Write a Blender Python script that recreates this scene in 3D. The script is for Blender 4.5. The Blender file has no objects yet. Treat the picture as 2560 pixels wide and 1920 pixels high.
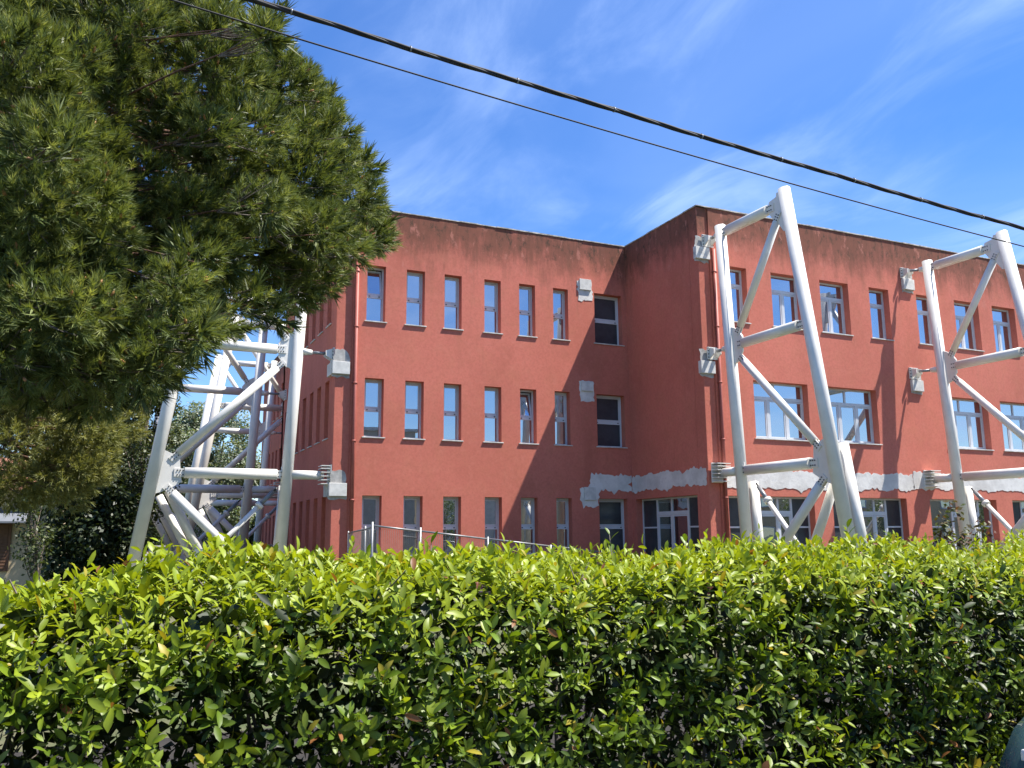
import bpy, math, random
import numpy as np
from mathutils import Vector, Matrix
RNG = np.random.default_rng(7)
random.seed(7)
S = bpy.context.scene
COL = S.collection
rad = math.radians

# ------------------------------------------------------------------ camera
cd = bpy.data.cameras.new('camera'); cam = bpy.data.objects.new('camera', cd); COL.objects.link(cam)
cd.sensor_fit = 'HORIZONTAL'; cd.sensor_width = 36.0
cd.lens = 36.0 * 2155.35 / 2560.0
cd.clip_start = 0.05; cd.clip_end = 2000
YAW, PITCH, ROLL = rad(24.528), rad(10.082), rad(-0.4276)
f_ = Vector((math.sin(YAW)*math.cos(PITCH), math.cos(YAW)*math.cos(PITCH), math.sin(PITCH)))
r_ = Vector((math.cos(YAW), -math.sin(YAW), 0)); u_ = r_.cross(f_)
r2, u2 = r_*math.cos(ROLL)+u_*math.sin(ROLL), -r_*math.sin(ROLL)+u_*math.cos(ROLL)
CAMP = Vector((0, 0, 1.65))
cam.matrix_world = Matrix(((r2.x, u2.x, -f_.x, CAMP.x), (r2.y, u2.y, -f_.y, CAMP.y), (r2.z, u2.z, -f_.z, CAMP.z), (0, 0, 0, 1)))
S.camera = cam

# ------------------------------------------------------------------ sky, sun, exposure
SUN = Vector((1.95, -1.0, 4.05)).normalized()
EXPOSURE = 1.2
SKY_STRENGTH = 0.095
SUN_STRENGTH = 5.0
W = bpy.data.worlds.new('World'); S.world = W; W.use_nodes = True
nt = W.node_tree; nt.nodes.clear()
def N(t, **kw):
    n = nt.nodes.new(t)
    for k, v in kw.items(): setattr(n, k, v)
    return n
sky = N('ShaderNodeTexSky', sky_type='NISHITA', sun_disc=False)
sky.sun_elevation = math.asin(SUN.z); sky.sun_rotation = math.atan2(SUN.x, SUN.y)
sky.air_density = 1.0; sky.dust_density = 0.2; sky.ozone_density = 3.5
hs = N('ShaderNodeHueSaturation'); hs.inputs['Saturation'].default_value = 1.32; hs.inputs['Hue'].default_value = 0.512
tc = N('ShaderNodeTexCoord')
sep = N('ShaderNodeSeparateXYZ'); nt.links.new(tc.outputs['Generated'], sep.inputs[0])
# cirrus: project the direction on a high layer, stretch it along one direction
def M(op, a, b=None, c=None):
    n = N('ShaderNodeMath', operation=op)
    for i, v in enumerate((a, b, c)):
        if v is None: continue
        if isinstance(v, (int, float)): n.inputs[i].default_value = v
        else: nt.links.new(v, n.inputs[i])
    return n.outputs[0]
zc = M('MAXIMUM', M('ADD', sep.outputs[2], 0.12), 0.05)
px, py = M('DIVIDE', sep.outputs[0], zc), M('DIVIDE', sep.outputs[1], zc)
comb = N('ShaderNodeCombineXYZ'); nt.links.new(px, comb.inputs[0]); nt.links.new(py, comb.inputs[1])
def cloud(rot, scl, nscale, detail, rough, lo, hi, off):
    mp = N('ShaderNodeMapping'); mp.inputs['Rotation'].default_value = (0, 0, rot); mp.inputs['Scale'].default_value = scl; mp.inputs['Location'].default_value = off
    nt.links.new(comb.outputs[0], mp.inputs[0])
    nz = N('ShaderNodeTexNoise'); nz.inputs['Scale'].default_value = nscale; nz.inputs['Detail'].default_value = detail; nz.inputs['Roughness'].default_value = rough; nz.inputs['Distortion'].default_value = 0.6
    nt.links.new(mp.outputs[0], nz.inputs[0])
    mr = N('ShaderNodeMapRange', interpolation_type='SMOOTHSTEP'); mr.inputs[1].default_value = lo; mr.inputs[2].default_value = hi
    nt.links.new(nz.outputs[0], mr.inputs[0])
    return mr.outputs[0]
c1 = cloud(0.5, (1.0, 0.75, 1), 0.9, 5, 0.5, 0.34, 0.66, (1.9, 0.75, 0))
c2 = cloud(0.75, (1.5, 0.8, 1), 2.0, 9, 0.60, 0.42, 0.82, (3.0, 1.2, 0))
cm = M('MINIMUM', M('ADD', M('ADD', M('MULTIPLY', c1, 0.12), 0.012), M('MULTIPLY', M('MULTIPLY', c2, M('ADD', c1, 0.16)), 0.40)), 0.9)
mixc = N('ShaderNodeMix', data_type='RGBA'); nt.links.new(cm, mixc.inputs[0])
nt.links.new(sky.outputs[0], hs.inputs['Color']); nt.links.new(hs.outputs[0], mixc.inputs[6])
mixc.inputs[7].default_value = (4.2, 5.4, 7.8, 1)
bg = N('ShaderNodeBackground'); bg.inputs['Strength'].default_value = SKY_STRENGTH
nt.links.new(mixc.outputs[2], bg.inputs[0])
wo = N('ShaderNodeOutputWorld'); nt.links.new(bg.outputs[0], wo.inputs[0])

ld = bpy.data.lights.new('sun', 'SUN'); ld.energy = SUN_STRENGTH; ld.angle = rad(0.5); ld.color = (1.0, 0.955, 0.88)
sun = bpy.data.objects.new('sun', ld); COL.objects.link(sun)
sun.rotation_euler = SUN.to_track_quat('Z', 'Y').to_euler(); sun.location = (20, -10, 40)
vs = S.view_settings; vs.view_transform = 'Standard'; vs.look = 'None'; vs.exposure = EXPOSURE; vs.gamma = 1.0; vs.use_curve_mapping = False
S.cycles.max_bounces = 8; S.cycles.transparent_max_bounces = 8

# ------------------------------------------------------------------ helpers
def tag(o, label=None, cat=None, group=None, kind=None):
    if label: o['label'] = label
    if cat: o['category'] = cat
    if group: o['group'] = group
    if kind: o['kind'] = kind
    return o
def thing(name, loc, label, cat, group=None, rz=0.0):
    o = bpy.data.objects.new(name, None); COL.objects.link(o); o.location = loc; o.rotation_euler = (0, 0, rz)
    o.empty_display_size = 0.3
    return tag(o, label, cat, group)
def link(name, me, parent=None, loc=(0, 0, 0)):
    o = bpy.data.objects.new(name, me); COL.objects.link(o); o.parent = parent; o.location = loc
    return o
class MB:
    def __init__(s): s.v, s.f, s.m, s.sm = [], [], [], []
    def face(s, idx, m=0, smooth=False): s.f.append(tuple(idx)); s.m.append(m); s.sm.append(smooth)
    def box(s, a, b, m=0):
        (x0, y0, z0), (x1, y1, z1) = a, b
        n = len(s.v)
        s.v += [(x0,y0,z0),(x1,y0,z0),(x1,y1,z0),(x0,y1,z0),(x0,y0,z1),(x1,y0,z1),(x1,y1,z1),(x0,y1,z1)]
        for q in ((0,3,2,1),(4,5,6,7),(0,1,5,4),(1,2,6,5),(2,3,7,6),(3,0,4,7)): s.face([n+i for i in q], m)
        return s
    def quad(s, pts, m=0):
        n = len(s.v); s.v += [tuple(p) for p in pts]; s.face(range(n, n+len(pts)), m); return s
    def tube(s, pts, r, n=12, m=0, caps=True):
        pts = [Vector(p) for p in pts]
        rs = r if isinstance(r, (list, tuple)) else [r]*len(pts)
        base = len(s.v); ref = None
        for i, p in enumerate(pts):
            d = (pts[min(i+1, len(pts)-1)] - pts[max(i-1, 0)]).normalized()
            if ref is None:
                ref = Vector((0, 0, 1)) if abs(d.z) < 0.9 else Vector((1, 0, 0))
            a = (ref - d*ref.dot(d)).normalized(); ref = a; b = d.cross(a)
            for k in range(n):
                t = 2*math.pi*k/n
                s.v.append(tuple(p + (a*math.cos(t) + b*math.sin(t))*rs[i]))
        for i in range(len(pts)-1):
            for k in range(n):
                k2 = (k+1) % n
                s.face((base+i*n+k, base+i*n+k2, base+(i+1)*n+k2, base+(i+1)*n+k), m, True)
        if caps:
            s.face([base+k for k in range(n)][::-1], m); e = base+(len(pts)-1)*n; s.face([e+k for k in range(n)], m)
        return s
    def prism(s, poly, axis, t, m=0):
        # poly: list of 3-D points of one side, pushed along vector axis*t
        n = len(s.v); k = len(poly); ax = Vector(axis)*t
        s.v += [tuple(p) for p in poly] + [tuple(Vector(p)+ax) for p in poly]
        s.face(range(n, n+k), m); s.face([n+k+i for i in range(k)][::-1], m)
        for i in range(k):
            j = (i+1) % k; s.face((n+i, n+k+i, n+k+j, n+j), m)
        return s
    def mesh(s, name, mats, bevel=0.0):
        me = bpy.data.meshes.new(name); me.from_pydata(s.v, [], s.f)
        for mt in (mats if isinstance(mats, (list, tuple)) else [mats]): me.materials.append(mt)
        me.polygons.foreach_set('material_index', s.m); me.polygons.foreach_set('use_smooth', s.sm)
        import bmesh
        bm = bmesh.new(); bm.from_mesh(me); bmesh.ops.recalc_face_normals(bm, faces=bm.faces)
        if bevel > 0:
            ed = [e for e in bm.edges if len(e.link_faces) == 2 and e.calc_face_angle() > 0.6]
            bmesh.ops.bevel(bm, geom=ed, offset=bevel, segments=2, profile=0.6, affect='EDGES')
        bm.to_mesh(me); bm.free(); me.update()
        return me
    def build(s, name, mats, parent=None, loc=(0, 0, 0), bevel=0.0, origin=None):
        if origin is not None:
            s.v = [(x-origin[0], y-origin[1], z-origin[2]) for x, y, z in s.v]
        return link(name, s.mesh(name, mats, bevel), parent, loc)

# ------------------------------------------------------------------ materials
def mat(name):
    m = bpy.data.materials.new(name); m.use_nodes = True; t = m.node_tree; t.nodes.clear()
    return m, t
class G:
    """small node-graph writer"""
    def __init__(s, t): s.t = t
    def n(s, typ, ins=None, **kw):
        n = s.t.nodes.new(typ)
        for k, v in kw.items(): setattr(n, k, v)
        for k, v in (ins or {}).items(): s.set(n, k, v)
        return n
    def set(s, n, k, v):
        i = n.inputs[k]
        if isinstance(v, bpy.types.NodeSocket): s.t.links.new(v, i)
        elif isinstance(v, bpy.types.Node): s.t.links.new(v.outputs[0], i)
        else: i.default_value = v
    def math(s, op, a, b=0.0, clamp=False):
        n = s.n('ShaderNodeMath', operation=op); n.use_clamp = clamp; s.set(n, 0, a); s.set(n, 1, b); return n.outputs[0]
    def noise(s, vec, scale, detail=4, rough=0.55, dist=0.0):
        n = s.n('ShaderNodeTexNoise', {'Vector': vec, 'Scale': scale, 'Detail': detail, 'Roughness': rough, 'Distortion': dist}); return n.outputs[0]
    def map(s, vec, scale=(1, 1, 1), loc=(0, 0, 0)):
        n = s.n('ShaderNodeMapping', {'Vector': vec}); n.inputs['Scale'].default_value = scale; n.inputs['Location'].default_value = loc; return n.outputs[0]
    def ramp(s, fac, lo, hi, a=0.0, b=1.0):
        n = s.n('ShaderNodeMapRange', {0: fac, 1: lo, 2: hi, 3: a, 4: b}, interpolation_type='SMOOTHSTEP'); return n.outputs[0]
    def mix(s, fac, a, b, mode='MIX'):
        n = s.n('ShaderNodeMix', data_type='RGBA', blend_type=mode); s.set(n, 0, fac)
        for k, v in ((6, a), (7, b)):
            s.set(n, k, v if isinstance(v, (bpy.types.NodeSocket, bpy.types.Node)) else (*v, 1))
        return n.outputs[2]
    def out(s, sh): 
        o = s.n('ShaderNodeOutputMaterial'); s.t.links.new(sh, o.inputs[0])
    def bsdf(s, col, rough=0.6, **kw):
        n = s.n('ShaderNodeBsdfPrincipled')
        s.set(n, 'Base Color', col if isinstance(col, (bpy.types.NodeSocket, bpy.types.Node)) else (*col, 1)); s.set(n, 'Roughness', rough)
        for k, v in kw.items(): s.set(n, k.replace('_', ' '), v)
        return n
    def bump(s, h, strength=0.3, dist=0.02):
        return s.n('ShaderNodeBump', {'Height': h, 'Strength': strength, 'Distance': dist}).outputs[0]

def simple(name, col, rough=0.6, var=0.12, scale=3.0, bump=0.0, bscale=60.0, metal=0.0, coat=0.0, obj=False):
    m, t = mat(name); g = G(t)
    p = g.n('ShaderNodeTexCoord').outputs['Object'] if obj else g.n('ShaderNodeNewGeometry').outputs['Position']
    nz = g.noise(p, scale, 5, 0.6)
    dark = tuple(c*(1-var) for c in col); lite = tuple(min(1, c*(1+var)) for c in col)
    c = g.mix(g.ramp(nz, 0.3, 0.7), dark, lite)
    b = g.bsdf(c, rough, Metallic=metal)
    if coat: b.inputs['Coat Weight'].default_value = coat; b.inputs['Coat Roughness'].default_value = 0.05
    if bump: t.links.new(g.bump(g.noise(p, bscale, 4), bump, 0.01), b.inputs['Normal'])
    g.out(b.outputs[0]); return m

def stucco_mat():
    m, t = mat('red_stucco'); g = G(t)
    P = g.n('ShaderNodeNewGeometry').outputs['Position']
    z = g.n('ShaderNodeSeparateXYZ', {0: P}).outputs[2]
    big = g.noise(P, 0.35, 5, 0.6); mid = g.noise(P, 1.7, 6, 0.65); fine = g.noise(P, 14, 5, 0.7)
    base = g.mix(g.ramp(big, 0.32, 0.68), (0.490, 0.146, 0.103), (0.570, 0.174, 0.126))
    base = g.mix(g.ramp(mid, 0.42, 0.75, 0, 0.45), base, (0.48, 0.175, 0.105))
    base = g.mix(g.ramp(g.noise(g.map(P, (1, 1, .45), (3, 1, 7)), 0.55, 7, 0.7), 0.48, 0.72, 0, 0.5), base, (0.34, 0.105, 0.068))
    base = g.mix(g.ramp(fine, 0.38, 0.68, 0, 0.34), base, (0.33, 0.095, 0.065))
    base = g.mix(g.ramp(g.noise(P, 5.0, 6, 0.7), 0.50, 0.68, 0, 0.4), base, (0.54, 0.185, 0.135))
    # pale worn flecks
    fl = g.math('MULTIPLY', g.ramp(g.noise(P, 5.5, 8, 0.75), 0.66, 0.74), g.ramp(g.noise(P, 0.8, 3), 0.5, 0.62))
    base = g.mix(g.math('MULTIPLY', fl, g.ramp(z, 8.5, 10.5, 0.15, 0.75)), base, (0.56, 0.33, 0.28))
    # run-off streaks below the parapet, old dirt in the plaster
    sv = g.map(P, (2.6, 2.6, 0.42)); st = g.math('ADD', g.math('MULTIPLY', g.noise(sv, 1.0, 8, 0.75), 0.72), g.math('MULTIPLY', g.noise(P, 2.6, 7, 0.75), 0.28))
    sv2 = g.map(P, (8, 8, 0.8)); st2 = g.noise(sv2, 1.0, 7, 0.75)
    lump = g.noise(g.map(P, (0.5, 0.5, 0.35)), 1.0, 4, 0.6)
    edge = g.math('ADD', g.ramp(z, 9.7, 11.6, 0, 0.72), g.math('MULTIPLY', g.math('SUBTRACT', lump, 0.5), 0.9))
    d1 = g.math('MULTIPLY', g.ramp(g.math('ADD', st, g.math('MULTIPLY', edge, 0.46)), 0.47, 0.84), g.ramp(z, 8.8, 10.4))
    d2 = g.math('MULTIPLY', g.ramp(st2, 0.45, 0.72), g.ramp(z, 10.6, 11.7, 0.0, 0.8))
    base = g.mix(g.math('MULTIPLY', d1, 0.85), base, (0.15, 0.062, 0.040))
    base = g.mix(g.math('MULTIPLY', d2, 0.9), base, (0.085, 0.05, 0.035))
    sp = g.math('MULTIPLY', g.ramp(g.noise(g.map(P, (1, 1, .6)), 4.5, 9, 0.8), 0.49, 0.64), g.ramp(z, 10.0, 11.5, 0.0, 0.9))
    base = g.mix(sp, base, (0.07, 0.045, 0.03))
    pl = g.math('MULTIPLY', g.ramp(g.noise(g.map(P, (1, 1, .5), (5, 2, 9)), 3.2, 8, 0.75), 0.57, 0.66), g.ramp(z, 9.0, 10.4, 0.0, 0.55))
    base = g.mix(pl, base, (0.50, 0.20, 0.15))
    d3 = g.math('MULTIPLY', g.ramp(st, 0.52, 0.78), g.ramp(z, 2.0, 9.8, 0.05, 0.62))
    base = g.mix(d3, base, (0.33, 0.135, 0.085))
    # hairline cracks at floor levels
    base = g.mix(g.math('MULTIPLY', g.ramp(g.noise(g.map(P, (0.7, 0.7, 9.0)), 1.0, 6, 0.7), 0.63, 0.70), 0.14), base, (0.22, 0.07, 0.05))
    b = g.bsdf(base, 0.9); b.inputs['Specular IOR Level'].default_value = 0.2
    h = g.math('ADD', g.math('MULTIPLY', g.noise(P, 55, 4, 0.7), 0.6), g.math('MULTIPLY', mid, 0.5))
    t.links.new(g.bump(h, 0.35, 0.02), b.inputs['Normal']); g.out(b.outputs[0]); return m

def glass_mat():
    m, t = mat('window_glass'); g = G(t)
    P = g.n('ShaderNodeNewGeometry').outputs['Position']
    rnd = g.n('ShaderNodeObjectInfo').outputs['Random']
    dk = g.bsdf(g.mix(rnd, (0.010, 0.014, 0.017), (0.035, 0.042, 0.046)), 0.25)
    gl = g.n('ShaderNodeBsdfGlossy', {'Roughness': 0.0, 'Color': (0.86, 0.93, 1.0, 1)})
    wob = g.bump(g.noise(P, 1.3, 2), 0.05, 0.02); t.links.new(wob, gl.inputs['Normal'])
    fr = g.n('ShaderNodeFresnel', {'IOR': 1.6}); fac = g.math('ADD', fr.outputs[0], 0.40, True)
    mx = g.n('ShaderNodeMixShader', {0: fac, 1: dk.outputs[0], 2: gl.outputs[0]}); g.out(mx.outputs[0]); return m

def leaf_mat(name, rough=0.38, trans=0.35, spec=0.5, tcol=(1.25, 1.15, 0.35)):
    m, t = mat(name); g = G(t)
    at = g.n('ShaderNodeAttribute', attribute_name='tint'); c = at.outputs['Color']
    P = g.n('ShaderNodeNewGeometry').outputs['Position']
    c = g.mix(g.ramp(g.noise(P, 45, 2), 0.3, 0.7, 0, 0.35), c, (0.02, 0.035, 0.006), 'MULTIPLY') if False else c
    b = g.bsdf(c, rough); b.inputs['Specular IOR Level'].default_value = spec
    tr = g.n('ShaderNodeBsdfTranslucent', {'Color': g.mix(1.0, c, tcol, 'MULTIPLY')})
    mx = g.n('ShaderNodeMixShader', {0: trans, 1: b.outputs[0], 2: tr.outputs[0]}); g.out(mx.outputs[0]); return m

def bark_mat(name, col):
    m, t = mat(name); g = G(t); P = g.n('ShaderNodeNewGeometry').outputs['Position']
    nz = g.noise(g.map(P, (9, 9, 2)), 2.0, 6, 0.7)
    b = g.bsdf(g.mix(g.ramp(nz, 0.35, 0.65), tuple(c*0.5 for c in col), tuple(c*1.3 for c in col)), 0.9)
    t.links.new(g.bump(nz, 0.8, 0.03), b.inputs['Normal']); g.out(b.outputs[0]); return m

def steel_mat():
    m, t = mat('white_painted_steel'); g = G(t); P = g.n('ShaderNodeNewGeometry').outputs['Position']
    nz = g.noise(P, 2.2, 6, 0.65); st = g.noise(g.map(P, (5, 5, 0.5)), 1.5, 6, 0.7)
    c = g.mix(g.ramp(nz, 0.3, 0.7), (0.65, 0.625, 0.57), (0.72, 0.695, 0.64))
    c = g.mix(g.ramp(st, 0.60, 0.82, 0, 0.30), c, (0.42, 0.39, 0.34))
    b = g.bsdf(c, 0.38); t.links.new(g.bump(g.noise(P, 6, 2), 0.03, 0.02), b.inputs['Normal']); g.out(b.outputs[0]); return m

def plaster_mat():
    m, t = mat('raw_plaster'); g = G(t); P = g.n('ShaderNodeNewGeometry').outputs['Position']
    a = g.noise(P, 1.1, 6, 0.65); b_ = g.noise(P, 9, 5, 0.7)
    c = g.mix(g.ramp(a, 0.35, 0.65), (0.50, 0.48, 0.455), (0.68, 0.66, 0.63))
    c = g.mix(g.ramp(b_, 0.52, 0.75, 0, 0.45), c, (0.36, 0.335, 0.31))
    b = g.bsdf(c, 0.9); t.links.new(g.bump(b_, 0.5, 0.02), b.inputs['Normal']); g.out(b.outputs[0]); return m

STUCCO = stucco_mat(); GLASS = glass_mat(); STEEL = steel_mat(); PLASTER = plaster_mat()
MORTAR = simple('grey_mortar', (.36, .35, .33), .9, .25, 5, .4)
ALU = simple('pale_aluminium', (0.54, 0.56, 0.59), 0.42, 0.06, 2.0)
SILL = simple('pale_stone', (0.52, 0.50, 0.46), 0.75, 0.2, 6.0, 0.2)
PIPE = simple('red_painted_pipe', (0.32, 0.082, 0.060), 0.6, 0.12, 3.0)
CONC = simple('pale_concrete', (0.56, 0.55, 0.52), 0.85, 0.16, 4.0, 0.3)
DARK = simple('dark_metal', (0.03, 0.03, 0.032), 0.5, 0.2)
GREYM = simple('grey_metal', (0.22, 0.23, 0.24), 0.45, 0.15, 5.0, metal=0.3)
GALV = simple('galvanised_steel', (0.24, 0.245, 0.25), 0.45, 0.15, 8.0, metal=0.4)
COPE = simple('weathered_coping', (0.40, 0.37, 0.33), 0.9, 0.45, 5.0, 0.4, 20)
RUBBER = simple('black_cable', (0.020, 0.020, 0.022), 0.75, 0.3, 8.0)
BLIND = simple('grey_blind', (0.20, 0.22, 0.24), 0.7, 0.08)
SCREEN = simple('dark_pane', (0.042, 0.050, 0.058), 0.20, 0.25, 1.5)  # plain dark pane colour, used in place of the mirroring glass
ROOM = simple('unlit_room_dark', (0.03, 0.035, 0.04), 0.8, 0.3)
LEAF = leaf_mat('laurel_leaf', 0.44, 0.36, 0.38)
NEEDLE = leaf_mat('pine_needle', 0.5, 0.30, 0.35, (1.2, 1.1, 0.45))
FARLEAF = leaf_mat('tree_leaf', 0.5, 0.3, 0.4)
BARK = bark_mat('pine_bark', (0.16, 0.085, 0.055)); TWIG = bark_mat('grey_twig', (0.17, 0.14, 0.115))
def ground_mat():
    m, t = mat('dry_grass_and_earth'); g = G(t); P = g.n('ShaderNodeNewGeometry').outputs['Position']
    c = g.mix(g.ramp(g.noise(P, 0.4, 6, 0.65), 0.4, 0.62), (0.050, 0.075, 0.020), (0.125, 0.115, 0.060))
    c = g.mix(g.ramp(g.noise(P, 7, 5, 0.7), 0.35, 0.75, 0, 0.5), c, (0.06, 0.075, 0.025))
    b = g.bsdf(c, 0.95); t.links.new(g.bump(g.noise(P, 14, 5, 0.7), 0.7, 0.05), b.inputs['Normal']); g.out(b.outputs[0]); return m
GROUND = ground_mat()
ASPH = simple('asphalt', (0.055, 0.055, 0.056), 0.9, 0.25, 3.0, 0.5, 120)
PAVE = simple('concrete_paving', (0.30, 0.29, 0.27), 0.9, 0.15, 2.0, 0.3, 60)

# ------------------------------------------------------------------ ground, road, pavement
def sheet(name, x0, y0, x1, y1, z, m):
    mb = MB(); mb.quad([(x0, y0, z), (x1, y0, z), (x1, y1, z), (x0, y1, z)]); return tag(mb.build(name, m), kind='structure')
sheet('ground', -900, -900, 900, 900, 0.0, GROUND)
sheet('road', -200, -8.0, 200, 3.05, 0.004, ASPH)
k = MB(); k.box((-200, 3.05, 0), (200, 3.2, 0.12)); tag(k.build('kerb', SILL, bevel=0.01), kind='structure')
k = MB(); k.box((-200, 3.202, 0), (200, 3.52, 0.115)); tag(k.build('pavement', PAVE), kind='structure')
k = MB(); k.box((-200, -8.15, 0), (200, -8.0, 0.12)); tag(k.build('kerb', SILL, bevel=0.01), kind='structure')
k = MB(); k.box((-200, -10.2, 0), (200, -8.152, 0.115)); tag(k.build('pavement', PAVE), kind='structure')
sheet('planting_bed', -60, 3.521, 60, 8.2, 0.006, simple('gap_dark_soil', (.022, .018, .014), .95, .3, 4, .6, 30))  # soil strip added near black so hedge gaps look shaded
mk = MB()
for i in range(-20, 21): mk.quad([(i*4.0, -2.55, 0.008), (i*4.0+2, -2.55, 0.008), (i*4.0+2, -2.43, 0.008), (i*4.0, -2.43, 0.008)])
tag(mk.build('road_marking', simple('road_paint', (0.7, 0.7, 0.68), 0.7, 0.15)), kind='structure')

# ------------------------------------------------------------------ the red building
YA, YC, XB, XD, XD2, YD2, YE = 24.835, 20.622, 15.731, 5.62, 7.70, 33.75, 53.0
ZT = 11.70
BO = (XD, YA, 0.0)
bld = thing('public_building', BO, 'red stuccoed three-storey building with rows of tall narrow windows and a stained flat parapet', 'building')
def wall(origin, u, out, length, z0, z1, holes, reveal=0.345):
    """front sheet with openings and their reveals; u along the wall, out = outward normal"""
    o, u, out = Vector(origin), Vector(u), Vector(out)
    us = sorted({0.0, length, *[h[0] for h in holes], *[h[1] for h in holes]}); zs = sorted({z0, z1, *[h[2] for h in holes], *[h[3] for h in holes]})
    mb = MB(); P = lambda a, z, d=0.0: tuple(o + u*a + Vector((0, 0, z)) - out*d)
    for a0, a1 in zip(us, us[1:]):
        for b0, b1 in zip(zs, zs[1:]):
            ca, cb = (a0+a1)/2, (b0+b1)/2
            if any(h[0] < ca < h[1] and h[2] < cb < h[3] for h in holes): continue
            mb.quad([P(a0, b0), P(a1, b0), P(a1, b1), P(a0, b1)])
    for a0, a1, b0, b1 in holes:
        mb.quad([P(a0, b0), P(a0, b1), P(a0, b1, reveal), P(a0, b0, reveal)]); mb.quad([P(a1, b0), P(a1, b1), P(a1, b1, reveal), P(a1, b0, reveal)])
        mb.quad([P(a0, b1), P(a1, b1), P(a1, b1, reveal), P(a0, b1, reveal)]); mb.quad([P(a0, b0), P(a1, b0), P(a1, b0, reveal), P(a0, b0, reveal)])
    # outer thickness at the ends and top
    th = 0.3
    mb.quad([P(0, z0), P(0, z1), P(0, z1, th), P(0, z0, th)]); mb.quad([P(length, z0), P(length, z1), P(length, z1, th), P(length, z0, th)])
    mb.quad([P(0, z1), P(length, z1), P(length, z1, th), P(0, z1, th)])
    bk = 0.55; mb.quad([P(0.31, z0, bk), P(length-0.31, z0, bk), P(length-0.31, z1, bk), P(0.31, z1, bk)])
    return mb
# openings on the left wing's front (x in metres)
WL = [6.51, 7.765, 9.012, 10.377, 11.616, 12.869]; WR = [7.095, 8.358, 9.593, 10.957, 12.199, 13.434]
ROWS = [(8.13, 9.89), (4.605, 6.375), (1.10, 2.885)]
XA0 = 6.10
holesA = []; winsA = []
for ri, (z0, z1) in enumerate(ROWS):
    for i in range(6): winsA.append((WL[i], WR[i], z0, z1, 'narrow', (ri, i)))
    winsA.append((14.45, 15.538, z0, z1, 'big', (ri, 6)))
holesA = [(a-XA0, b-XA0, c, d) for a, b, c, d, *_ in winsA]
wall((XA0, YA, 0), (1, 0, 0), (0, -1, 0), XB-XA0, 0, ZT, holesA).build('wall', STUCCO, bld, origin=BO)
# return wall between the wings
holeB = (21.24, 24.61, 0.12, 2.86)
wall((XB, YA, 0), (0, -1, 0), (-1, 0, 0), YA-YC-0.505, 0, ZT, [(YA-24.61, YA-21.24, 0.12, 2.86)]).build('wall', STUCCO, bld, origin=BO)
# right wing front
XC0, XC1 = 16.13, 37.0
C1 = [(16.60, 17.514, 's'), (18.488, 19.74, 'd'), (20.519, 21.767, 'd'), (22.705, 23.613, 's'), (24.926, 25.83, 's'), (26.82, 28.07, 'd'), (28.80, 30.05, 'd'), (31.0, 31.9, 's'), (33.0, 34.25, 'd')]
C2 = [(17.544, 19.706, 't'), (20.51, 22.657, 't'), (25.86, 28.028, 'td'), (28.69, 30.85, 't'), (33.0, 35.2, 't')]
C3 = [(16.381, 19.669, 'e'), (20.42, 23.623, 'e'), (24.698, 27.959, 'e2'), (28.78, 32.0, 'e')]
winsC = [(a, b, 8.14, 9.905, t) for a, b, t in C1] + [(a, b, 4.56, 6.35, t) for a, b, t in C2] + [(a, b, 0.12, 2.81, t) for a, b, t in C3]
wall((XC0, YC, 0), (1, 0, 0), (0, -1, 0), XC1-XC0, 0, ZT, [(a-XC0, b-XC0, c, d) for a, b, c, d, _ in winsC]).build('wall', STUCCO, bld, origin=BO)
# left side walls: front part and the part set back behind it
DY = [25.60 + 1.165*i for i in range(7)]
holesD = [(y, y+0.56, z0, z1) for y in DY for z0, z1 in ROWS]
YD0 = YA + 0.45
wall((XD, YD2, 0), (0, -1, 0), (-1, 0, 0), YD2-YD0, 0, ZT, [(YD2-b, YD2-a, c, d) for a, b, c, d in holesD]).build('wall', STUCCO, bld, origin=BO)
wall((XD, YD2, 0), (1, 0, 0), (0, 1, 0), XD2-XD, 0, ZT, []).build('wall', STUCCO, bld, origin=BO)
DY2 = [46.2 + 1.165*i for i in range(5)]
holesD2 = [(y, y+0.56, z0, z1) for y in DY2 for z0, z1 in ROWS]
wall((XD2, YE, 0), (0, -1, 0), (-1, 0, 0), YE-YD2, 0, ZT, [(YE-b, YE-a, c, d) for a, b, c, d in holesD2]).build('wall', STUCCO, bld, origin=BO)
wall((XC1, YE, 0), (-1, 0, 0), (0, 1, 0), XC1-XD2, 0, ZT, []).build('wall', STUCCO, bld, origin=BO)
wall((XC1, YC, 0), (0, 1, 0), (1, 0, 0), YE-YC, 0, ZT, []).build('wall', STUCCO, bld, origin=BO)
# recessed corner pillars and the grooves beside them
for (x0, y0, x1, y1) in ((XD, YA+0.05, XA0+0.02, YD0-0.003), (XB, YC+0.05, XC0+0.02, YC+0.502)):
    p = MB(); p.box((x0, y0, 0), (x1, y1, ZT)); p.build('pillar', STUCCO, bld, origin=BO, bevel=0.012)
rf = MB(); rf.box((XD+0.3, YA+0.31, 11.0), (XB+0.3, YD2-0.3, 11.2)); rf.box((XB+0.31, YC+0.3, 11.0), (XC1-0.3, YD2-0.3, 11.2)); rf.box((XD2+0.3, YD2-0.3, 11.0), (XC1-0.3, YE-0.3, 11.2))
rf.build('roof', PAVE, bld, origin=BO)
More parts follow.
